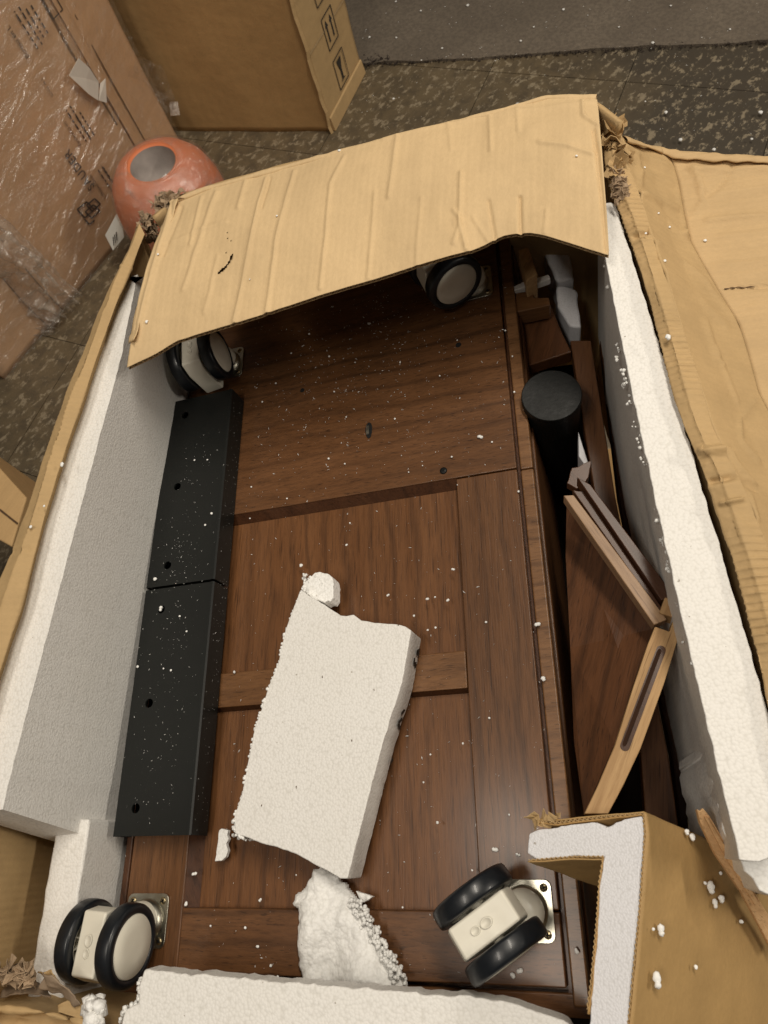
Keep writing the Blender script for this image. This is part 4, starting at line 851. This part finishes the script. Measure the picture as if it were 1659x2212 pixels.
# ------------------------------------------------------------------ foam crumbs
USED = {}
LMC = [((440, 790), 'the far left caster'), ((975, 610), 'the far right caster'), ((797, 930), 'the latch slot'), ((958, 1017), 'the dark screw'), ((990, 745), 'the small screw hole'), ((540, 1000), 'the farther black channel'), ((690, 1250), 'the torn foam tongue'), ((900, 1370), 'the marked corner of the foam slab'), ((960, 1440), 'the cross rail'), ((990, 1040), 'the corner of the upper recess'), ((700, 1110), 'the far rail edge'), ((1190, 1420), 'the slotted wooden end'), ((1120, 850), 'the black tube'), ((1110, 1200), 'the right moulding'), ((1170, 1800), 'the corner protector'), ((480, 1825), 'the torn foam strip'), ((318, 1990), 'the near left caster'), ((1060, 1990), 'the near right caster'), ((700, 1950), 'the broken foam piece'), ((600, 2120), 'the near foam block'), ((780, 1890), 'the lowest corner of the foam slab'), ((505, 1460), 'the nearer black channel'), ((860, 1560), 'the side of the foam slab')]
LMO = [((272, 792), 'the left corner of the bright flap'), ((500, 560), 'the torn slit'), ((1240, 340), 'the right end of the bright flap'), ((733, 327), 'the middle of the flap fold'), ((1350, 300), 'the torn right carton corner'), ((1551, 625), 'the long crack of the side flap'), ((1440, 700), 'the crinkled right rim'), ((95, 1090), 'the left rim'), ((348, 1316), 'the hole with a bead'), ((322, 1519), 'the middle hole of the nearer channel'), ((360, 1260), 'the joint of the black channels'), ((400, 900), 'the shaded end of the farther channel'), ((383, 1051), 'the middle hole of the farther channel'), ((820, 135), 'the dark lint at the carpet edge'), ((780, 60), 'the carton with symbols'), ((1300, 110), 'the carpet edge'), ((1500, 250), 'the dark worn tile'), ((1217, 20), 'the upper edge of the photo'), ((1600, 1900), 'the wood splinter'), ((1390, 1760), 'the top corner of the protector'), ((1370, 2100), 'the protector foam edge'), ((1520, 2000), 'the middle of the protector board')]
def clabel(x, y, sz, where, lms):
    size = 'large' if sz > 15 else 'mid-sized' if sz > 10 else 'small' if sz > 7 else 'tiny'
    o2 = sorted(lms, key=lambda l: (l[0][0]-x)**2+(l[0][1]-y)**2)
    def dr_(l):
        dx_, dy_ = x-l[0][0], y-l[0][1]
        return ('right of' if dx_ > 0 else 'left of') if abs(dx_) > abs(dy_) else ('below' if dy_ > 0 else 'above')
    c = ['%s white foam crumb on %s, %s %s' % (size, where, dr_(o2[0]), o2[0][1]), '%s white crumb on %s, %s %s' % (size, where, dr_(o2[1]), o2[1][1]), '%s crumb on %s between %s and %s' % (size, where, o2[0][1], o2[1][1]), '%s crumb on %s between %s and %s' % (size, where, o2[0][1], o2[2][1]), '%s white crumb on %s, %s %s' % (size, where, dr_(o2[2]), o2[2][1]), '%s crumb on %s between %s and %s' % (size, where, o2[1][1], o2[2][1])]
    for t in c:
        if t not in USED and len(t.split()) <= 16: USED[t] = 1; return t
    return c[0]
big_cab = [(797, 699, 9, 5), (668, 722, 6, 5), (629, 763, 5, 5), (596, 828, 5, 5), (567, 868, 4, 6), (853, 905, 5, 5), (1037, 944, 14, 6), (1063, 955, 4, 5), (710, 991, 5, 5), (976, 987, 4, 5), (745, 1002, 4, 4), (543, 1052, 4, 4), (988, 735, 3, 5), (950, 812, 3, 5), (722, 846, 4, 4), (748, 901, 3, 4), (767, 783, 4, 3), (865, 782, 5, 7), (711, 770, 5, 5), (650, 1222, 7, 8), (748, 1177, 5, 6), (838, 1286, 6, 6), (923, 1294, 7, 6), (940, 1290, 4, 4), (968, 1296, 6, 7), (894, 1331, 5, 7), (924, 1361, 6, 3), (941, 1356, 5, 5), (978, 1230, 8, 5), (1050, 1344, 5, 5), (1161, 1349, 11, 8), (1174, 1467, 11, 8), (1057, 1551, 4, 5), (945, 1777, 4, 6), (1070, 1835, 11, 6), (1119, 1847, 6, 6), (420, 1888, 9, 6), (403, 1952, 6, 9), (563, 1944, 6, 6), (556, 2045, 6, 6), (530, 2004, 4, 6), (600, 2110, 5, 5), (470, 2101, 6, 5), (585, 2086, 4, 6), (1122, 2098, 9, 8), (1108, 2106, 7, 10), (507, 1452, 8, 5), (1245, 2055, 6, 9), (756, 1130, 4, 4), (913, 1006, 3, 3), (1092, 714, 5, 5), (1107, 770, 3, 5), (1111, 847, 5, 5), (1120, 1062, 4, 6), (883, 1020, 3, 4), (620, 1077, 4, 4), (540, 1120, 4, 3), (1000, 1606, 3, 5), (915, 1690, 3, 4), (930, 1630, 4, 3), (1100, 1760, 3, 4), (870, 1960, 4, 3), (455, 2000, 4, 4), (640, 1890, 3, 3), (1020, 1880, 4, 3)]
for (x, y, a_, b_) in big_cab:
    mb = MB(); q = PC(x, y, .0012); s_ = .00027; k = 3 if a_+b_ > 13 else (2 if a_+b_ > 10 else 1)
    for j in range(k): mb.blob(q+np.array([random.uniform(-1, 1)*a_*s_*.55*(k > 1), random.uniform(-1, 1)*b_*s_*.4*(k > 1), 0])+upc*.0002, s_*(a_+b_)/2*(.95 if k == 1 else .75), 2, .16, (1+.25*(a_-b_)/(a_+b_), 1-.25*(a_-b_)/(a_+b_), .8))
    tag(mb.build('foam_crumb', M['bead'], smooth=True, fix=False), clabel(x, y, a_+b_, 'the cabinet', LMC), 'foam crumb', 'foam crumbs on the cabinet')
def crumb_at(pts, pos, label, group, s_=.00027):
    for (x, y, a_, b_) in pts:
        mb = MB(); q = pos(x, y); mb.blob(q, s_*(a_+b_)/2, 2, .2, (1+.3*(a_-b_)/(a_+b_), 1-.3*(a_-b_)/(a_+b_), .5)); 
        if a_+b_ > 12: mb.blob(q+np.array([0, -b_*s_*.9, 0]), s_*(a_+b_)/2*.7, 2, .2)
        tag(mb.build('foam_crumb', M['bead'], smooth=True, fix=False), clabel(x, y, a_+b_, label, LMO), 'foam crumb', group)
tree_pts = GF.reshape(-1, 3); TQ = px(tree_pts)
def on_flap(x, y): i = np.argmin(np.linalg.norm(TQ-np.array([x, y]), axis=1)); return tree_pts[i]+np.array([0, 0, .0012])
crumb_at([(319, 696, 7, 6), (600, 468, 5, 4), (344, 551, 5, 5), (541, 604, 3, 3), (733, 327, 9, 4), (1246, 339, 5, 4)], on_flap, 'the bright flap', 'foam crumbs on the far flap')
sp = G2.reshape(-1, 3); SQ = px(sp); sp1 = G1.reshape(-1, 3); SQ1 = px(sp1); AL = np.vstack([sp, sp1]); AQ = np.vstack([SQ, SQ1])
def on_side(x, y): i = np.argmin(np.linalg.norm(AQ-np.array([x, y]), axis=1)); return AL[i]+np.array([0, 0, .0012])
crumb_at([(1393, 364, 4, 4), (1447, 491, 4, 5), (1523, 523, 7, 5), (1436, 566, 5, 5), (1423, 461, 4, 4)], on_side, 'the side flap', 'foam crumbs on the side flap')
crumb_at([(1443, 727, 9, 8), (1395, 504, 4, 4)], lambda x, y: P(x, y, .697), 'the rim', 'foam crumbs on the right rim')
crumb_at([(66, 1138, 6, 6), (134, 1002, 7, 8), (95, 1093, 4, 5)], lambda x, y: P(x, y, .678), 'the rim', 'foam crumbs on the left rim')
ublk = lambda x, y: PC(x, y, .0315)
crumb_at([(457, 1109, 5, 6), (443, 1134, 5, 5), (335, 1250, 10, 5), (353, 1444, 3, 4), (388, 1331, 5, 4), (420, 994, 4, 5), (297, 1440, 5, 6), (369, 1448, 4, 5), (403, 1364, 4, 4), (448, 993, 4, 3)], ublk, 'black metal', 'foam crumbs on the black channels')
crumb_at([(1217, 20, 6, 6), (1010, 11, 8, 5), (855, 3, 6, 4), (1125, 88, 6, 5), (1153, 58, 4, 4), (856, 81, 5, 5), (955, 104, 6, 4), (909, 23, 5, 5), (1410, 92, 9, 4), (1449, 12, 5, 4), (1337, 58, 4, 4), (1577, 63, 4, 6), (1470, 301, 8, 6), (1438, 242, 8, 5), (1643, 242, 10, 6), (1542, 322, 8, 5), (1394, 219, 4, 3), (1624, 300, 5, 5), (910, 130, 4, 4), (1000, 118, 3, 3), (798, 80, 4, 8), (1118, 225, 12, 5), (850, 213, 6, 5)], lambda x, y: P(x, y, .010), 'the floor', 'foam crumbs on the floor', .00055)
# cracks in the opened side flap
for pl in ([(1553, 625), (1575, 624), (1592, 621), (1620, 622), (1659, 619)],):
    q_ = []
    for a_, b_ in zip(pl[:-1], pl[1:]):
        for t in np.linspace(0, 1, 5)[:-1]: q_.append(on_side(a_[0]+(b_[0]-a_[0])*t, a_[1]+(b_[1]-a_[1])*t+random.uniform(-.2, .2))-np.array([0, 0, .0008]))
    q_ = np.array(q_); kk = np.ones(5)/5; q_ = np.stack([np.convolve(q_[:, c], kk, 'valid') for c in range(3)], 1)+[0, 0, .0009]
    wv2 = np.array([[0, .0009+.0004*math.sin(i*2.1), 0] for i in range(len(q_))]); ck_m = MB(); n2 = len(q_); ck_m.add(np.vstack([q_-wv2, q_+wv2*.4]), [(i, i+1, n2+i+1, n2+i) for i in range(n2-1)]); ck_m.build('crack', M['crack'], bpy.data.objects['side_flap'], fix=False)
# fine dust
mb = MB()
def speck(q, s_):
    a_ = random.uniform(0, 6.3); l = s_*random.uniform(.6, 2.4); d = np.array([math.cos(a_)*l, math.sin(a_)*l, 0]); e = np.array([-d[1], d[0], 0])*random.uniform(.2, .6)/max(1, l/s_)
    mb.add([q-d, q-e, q+d, q+e, q+[0, 0, s_*.7]], [(0, 1, 4), (1, 2, 4), (2, 3, 4), (3, 0, 4)])
for i in range(1300):
    u = random.uniform(-.42, -.085); v = random.uniform(-.09, .66)
    if i % 2: v = random.gauss(.56, .09); u = random.gauss(-.27, .09)
    if not (-.515 < u < -.08 and -.1 < v < .69): continue
    h_ = .0006 if (u < pu0 or u > pu1 or v > .374 or v < -.042 or .147 < v < .184) else -.0108
    speck(C3(u, v, h_), random.choice((.0003, .0004, .0005, .0005, .0009)))
for i in range(330): speck(C3(*[(-.48+random.gauss(0, .02), random.choice((.08, .14, .22, .30, .33, .42))+random.gauss(0, .03))][0], .0308), random.choice((.0003, .0004, .0006)))
for i in range(160): speck(C3(-.4318, random.uniform(.025, .53), random.uniform(.003, .028)), .0003)
tag(mb.build('foam_dust', M['bead'], fix=False), 'fine white foam dust scattered over the cabinet and the black channels', 'dust', kind='stuff')
mb = MB()
for i in range(260):
    q = P(random.uniform(780, 1659), random.uniform(0, 330), .009); speck(q, random.choice((.0006, .0009, .0013)))
tag(mb.build('floor_dust', M['bead'], fix=False), 'fine pale foam dust on the floor and carpet beyond the carton', 'dust', kind='stuff')

# ------------------------------------------------------------------ right-hand gap
cyl = P(1191, 853, .55)
rt = thing('black_tube', (cyl[0], cyl[1], .20), 'round black plastic tube with a flat cap standing in the gap beside the cabinet', 'tube')
cf = lambda x, y, z: np.array([cyl[0]+x, cyl[1]+y, z])
MB().lathe([(.0318, .5445), (.0322, .540), (.0316, .536), (.0314, .20)], 48, cf).build('tube_wall', M['blackp'], rt, smooth=True)
MB().hexa([cf(.0322*math.cos(t), .0322*math.sin(t), .5445) for t in np.linspace(0, 6.2832, 57)[:-1]], [cf(.0322*math.cos(t), .0322*math.sin(t), .5500) for t in np.linspace(0, 6.2832, 57)[:-1]]).build('cap', M['blackp'], rt, bevel=.0012)
def plk(name, pts, z, th, mt, label, cat='plank', bev=.0015, tilt=0.):
    t_ = [P(x, y, z+(dz_ if len(r) > 2 else 0)) for r in pts for (x, y, dz_) in [(r[0], r[1], r[2] if len(r) > 2 else 0)]]
    o_ = MB().hexa([q-np.array([0, 0, th]) for q in t_], t_).build(name, M[mt], bevel=bev); return tag(o_, label, cat)
plk('wooden_plank', [(1232, 735), (1276, 735), (1328, 1066), (1365, 1250), (1444, 1631), (1475, 1850), (1400, 1850), (1384, 1631), (1312, 1250), (1284, 1066)], .50, .02, 'plank', 'long reddish brown plank lying deep in the right gap beside the foam wall')
plk('wooden_plank', [(1296, 735), (1312, 735), (1362, 1066), (1400, 1250), (1480, 1631), (1490, 1850), (1478, 1850), (1450, 1631), (1372, 1250), (1335, 1066)], .44, .02, 'dkw', 'narrow dark plank half hidden between the reddish plank and the foam wall')
plk('wood_and_shade_board', [(1100, 678), (1190, 660), (1215, 720), (1235, 760), (1110, 800)], .50, .02, 'thin', 'dark brown board in the shade behind the black tube')
tag(MB().box((-.07, -.20, .33), (.118, .62, .35)).build('wood_and_shade_board', plain('gap_shade_black', (.010, .006, .004), .9, spec=.1), bevel=.002), 'added near-black sheet standing for the deep shade at the bottom of the right gap', 'plank')  # near-black sheet added so that the deep gap reads as shade
plk('wooden_rail', [(1104, 634), (1150, 627), (1155, 643), (1186, 642), (1189, 659), (1104, 677)], .53, .025, 'wx', 'notched brown wooden rail under the far end of the flap')
plk('wooden_block', [(1119, 541), (1141, 533), (1161, 592), (1137, 606)], .56, .05, 'raw', 'short pale wooden block in the shade under the flap, right of the far caster')
plk('foam_bar', [(1101, 622), (1130, 608), (1185, 592), (1190, 602), (1150, 616), (1101, 630)], .535, .010, 'foam_side', 'thin grey foam bar lying under the flap between block and rail', 'foam piece')
def lump(name, pts, z, th, label):
    tp_ = rough_outline([P(x, y, z) for x, y in pts], .006, .0015, 3); tag(MB().hexa([q-np.array([0, 0, th]) for q in tp_], tp_).build(name, M['pe'], bevel=.006, seg=3), label, 'foam piece')
lump('foam_pad', [(1166, 518), (1226, 528), (1241, 602), (1203, 608), (1183, 568)], .50, .05, 'rounded white foam pad under the flap at the far right')
lump('foam_pad', [(1200, 610), (1246, 625), (1256, 706), (1230, 704), (1203, 662)], .49, .06, 'angular white foam pad below the rounded pad in the right gap')
plk('foam_wedge', [(1249, 930), (1260, 965), (1271, 1000), (1262, 1003), (1250, 985)], .52, .03, 'pe', 'thin grey foam wedge beside the black tube', 'foam piece')
# broken drawer frame
rt = thing('broken_drawer_frame', P(1418, 1353, .60), 'broken wooden drawer frame with grooved rail and slotted pale end lying in the right gap', 'drawer frame')
zf = .625
def pf(x, y, d=0.): return P(x, y, zf+d)
def strip3(name, A, B_, d0, th, mt, bev=.0008):
    t_ = [pf(*A[0], d0), pf(*A[1], d0), pf(*B_[1], d0), pf(*B_[0], d0)]; MB().hexa([q-np.array([0, 0, th]) for q in t_], t_).build(name, M[mt], rt, bevel=bev)
strip3('rail_lip', [(1217, 1070), (1239, 1069)], [(1413, 1350), (1441, 1338)], .0, .016, 'rawr')
strip3('rail_groove', [(1236, 1058), (1262, 1062)], [(1408, 1302), (1442, 1330)], -.007, .01, 'dkw')
strip3('rail_back', [(1246, 1030), (1275, 1046)], [(1428, 1296), (1462, 1293)], .001, .018, 'dkw')
arm = [(1436, 1290), (1463, 1294), (1475, 1345), (1437, 1470), (1384, 1617), (1345, 1700), (1314, 1758), (1262, 1758), (1290, 1700), (1329, 1608), (1369, 1481), (1400, 1390), (1415, 1353), (1446, 1364), (1456, 1334), (1424, 1324)]
t_ = [pf(x, y, .0025) for x, y in arm]; MB().hexa([q-np.array([0, 0, .02]) for q in t_], t_).build('slotted_end', M['raw'], rt, bevel=.0008)
sa_, sb_ = pf(1428, 1404, .0030), pf(1350, 1612, .0030); dd = unit(sb_-sa_); ee = np.cross(dd, [0, 0, 1.]); W_ = .0036; pts = []
for t in np.linspace(-math.pi/2, math.pi/2, 9): pts.append(sb_+dd*math.cos(t)*W_+ee*math.sin(t)*W_)
for t in np.linspace(math.pi/2, 3*math.pi/2, 9): pts.append(sa_+dd*math.cos(t)*W_*1.0+ee*math.sin(t)*W_)
MB().add(pts, [tuple(range(len(pts)))]).build('slot_wall', M['dkw'], rt, fix=False)
pts2 = [q*.0+(sa_+(q-sa_)) for q in pts]; cc = (sa_+sb_)/2; pts2 = [cc+dd*((q-cc)@dd)*.93+ee*((q-cc)@ee)*.45+ee*.0009+[0, 0, .0004] for q in pts]; MB().add(pts2, [tuple(range(len(pts)))]).build('slot', wood_mat('slot_shadow_wood', math.radians(28), (.01, .004, .002), (.03, .012, .005), (.05, .02, .008), .85, 0.), rt, fix=False)
tp_ = [(1224, 1085), (1412, 1358), (1398, 1392), (1366, 1482), (1328, 1606), (1262, 1760), (1240, 1600), (1232, 1400), (1222, 1200)]
t_ = [P(x, y, .600-(0.03 if i in (0, 8, 7, 6) else 0)) for i, (x, y) in enumerate(tp_)]; t_[5] = P(1262, 1760, .58); MB().hexa([q-np.array([0, 0, .005]) for q in t_], t_).build('thin_panel', M['thin'], rt, bevel=0)
t_ = [P(x, y, .596) for x, y in [(1366, 1352), (1412, 1372), (1395, 1420), (1355, 1530), (1322, 1600), (1300, 1600), (1340, 1450)]]
br = [(1236, 1010), (1250, 1008), (1262, 1000), (1276, 995), (1272, 1030), (1262, 1048), (1246, 1056), (1225, 1044)]
t_ = rough_outline([P(x, y, .60) for x, y in br], .004, .002, 4); tag(MB().hexa([q-np.array([0, 0, .012]) for q in t_], t_).build('splintered_bracket', M['dkw'], bevel=.0006), 'small dark splintered wood bracket at the far end of the broken frame', 'wood scrap')
# splinter at the lower right
zsp = .705
sp_ = [(1505, 1747), (1512, 1752), (1518, 1745), (1533, 1762), (1570, 1825), (1620, 1910), (1659, 1975), (1700, 2040), (1672, 2062), (1640, 2000), (1600, 1925), (1545, 1845), (1512, 1776)]
rt = thing('wood_splinter', P(1590, 1880, .69), 'long jagged pale wood splinter lying at the lower right beside the foam wall', 'wood splinter')
zsl = lambda y: .648-(y-1745)*.00030
t_ = [P(x, y, zsl(y)) for i, (x, y) in enumerate(sp_)]; MB().hexa([q-np.array([0, 0, .008]) for q in t_], t_).build('shaft', M['split'], rt, bevel=.0008)
t_ = [P(x, y, zsl(y)+.003) for x, y in [(1522, 1764), (1530, 1768), (1580, 1850), (1640, 1950), (1632, 1956), (1565, 1848)]]; MB().hexa([q-np.array([0, 0, .004]) for q in t_], t_).build('raised_grain', M['split'], rt)
t_ = [P(x, y, zsl(y)-.006) for x, y in [(1545, 1800), (1560, 1815), (1680, 2010), (1690, 2050), (1640, 2000)]]; MB().hexa([q-np.array([0, 0, .006]) for q in t_], t_).build('dark_sliver', M['plank'], rt)

# ------------------------------------------------------------------ corner protector
zp = .655
cp = thing('corner_protector', P(1345, 1800, .50), 'cardboard corner protector lined with white foam standing at the lower right', 'corner protector')
ev_ = unit([.62, -.22, -.75]); pn = np.array([.12, .02, 1.])
def Q_(x, y, lift=0.):   # point on the tilted end plane of the profile
    o_ = P(1388, 1760, zp); nn2 = unit(np.array([-.25, .10, 1.])); d = np.array([x-CX, y-CY, F]); dw = np.array([d@WF[0], d@WF[1], d@WF[2]]); c0_ = np.array([0, 0, CH]); t = ((o_-c0_)@nn2)/(dw@nn2); return c0_+dw*t+nn2*lift
core = [(1142, 1800), (1160, 1792), (1230, 1781), (1290, 1777), (1312, 1786), (1330, 1775), (1386, 1762), (1389, 1800), (1386, 1850), (1378, 1960), (1366, 2080), (1352, 2225), (1270, 2225), (1280, 2120), (1290, 1990), (1296, 1900), (1304, 1850), (1240, 1848), (1160, 1856), (1138, 1842)]
t_ = rough_outline([Q_(x, y) for x, y in core], .003, .0008, 5); MB().hexa([q+ev_*.16 for q in t_], t_).build('foam_core', M['pe'], cp, bevel=.0012)
def board(name, pl, depth, mt, lift=.0, th=.0035, wavy=.0, off=1, nu=60, ramp_=None, seed=0):
    e0_ = resample([Q_(x, y, lift) for x, y in pl], nu); rows_ = [e0_+ev_*depth*t*(1 if ramp_ is None else 1)+np.array([0, 0, -.0]) for t in (0, .3, .65, 1)]
    G_ = grid(rows_, nu, 30); n_ = up(gnormals(G_)); gg = gmesh(G_+n_*(gnoise(G_, 18, seed)*.0010+gnoise(G_, 60, seed)*.0003)[..., None]); return gg.build(name, M[mt], cp, smooth=True, solid=th*.25, off=0), G_
outer_pl = [(1391, 1754), (1395, 1800), (1392, 1852), (1384, 1962), (1372, 2082), (1357, 2235)]
board('outer_board', outer_pl, .24, 'brown', seed=1); 
board('top_board', [(1150, 1765), (1180, 1772), (1230, 1768), (1300, 1760), (1391, 1754)], .10, 'brown', seed=2)
board('top_board_liner', [(1158, 1776), (1200, 1781), (1240, 1776), (1300, 1768), (1386, 1759)], .10, 'inner', seed=2)
board('inner_board', [(1140, 1863), (1165, 1862), (1240, 1857), (1303, 1856)], .11, 'brown', .0, seed=3)
board('inner_board', [(1303, 1852), (1297, 1902), (1290, 1992), (1278, 2120), (1268, 2190)], .12, 'inner', .0, seed=4)
def flute(pl, w_, name='fluting', per=.0034):
    c_ = resample([Q_(x, y, .0005) for x, y in pl], 260); T = np.gradient(c_, axis=0); s_ = np.r_[0, np.cumsum(np.linalg.norm(np.diff(c_, axis=0), axis=1))]; tri = 2*np.abs(((s_/per) % 1)-.5)-.5
    e_ = np.cross(T/np.linalg.norm(T, axis=1, keepdims=True), ev_); r1 = c_+e_*(tri*w_)[:, None]; r2 = r1+ev_*.008; mb_ = MB(); k = len(r1); mb_.add(np.vstack([r1, r2]), [(i, i+1, k+i+1, k+i) for i in range(k-1)]); mb_.build(name, M['kraft'], cp, fix=False, solid=.0004, off=0)
flute([(1155, 1770), (1200, 1777), (1240, 1772), (1300, 1764), (1388, 1757)], .0020); flute([(1389, 1757), (1392, 1800), (1389, 1852), (1381, 1962), (1369, 2082), (1355, 2225)], .0012)
flute([(1142, 1858), (1165, 1856), (1240, 1850), (1303, 1850)], .0013); flute([(1302, 1854), (1294, 1902), (1288, 1992), (1276, 2120), (1268, 2180)], .0012)
o = crumple('torn_corner', cp, [Q_(1165, 1770), Q_(1185, 1778), Q_(1210, 1770), Q_(1160, 1785)], M['kraft'], 4, .0015, .0050, 12); tag(o, kind='stuff')
def on_prot(x, y):
    o_ = Q_(1391, 1900); a_ = Q_(1372, 2082)-Q_(1391, 1754); n2 = unit(np.cross(a_, ev_)); n2 = n2 if n2[2] > 0 else -n2
    d = np.array([x-CX, y-CY, F]); dw = np.array([d@WF[0], d@WF[1], d@WF[2]]); c0_ = np.array([0, 0, CH]); t = ((o_-c0_)@n2)/(dw@n2); return c0_+dw*t+n2*.003
crumb_at([(1527, 1912, 9, 14), (1550, 1938, 9, 8), (1536, 1947, 5, 11), (1419, 2003, 7, 13), (1410, 2110, 8, 16), (1593, 1989, 6, 5), (1495, 2087, 3, 8), (1549, 1885, 4, 6), (1476, 1795, 7, 6), (1488, 1806, 8, 7), (1403, 2005, 4, 4), (1515, 1906, 4, 5)], on_prot, 'brown board', 'foam crumbs on the corner protector')
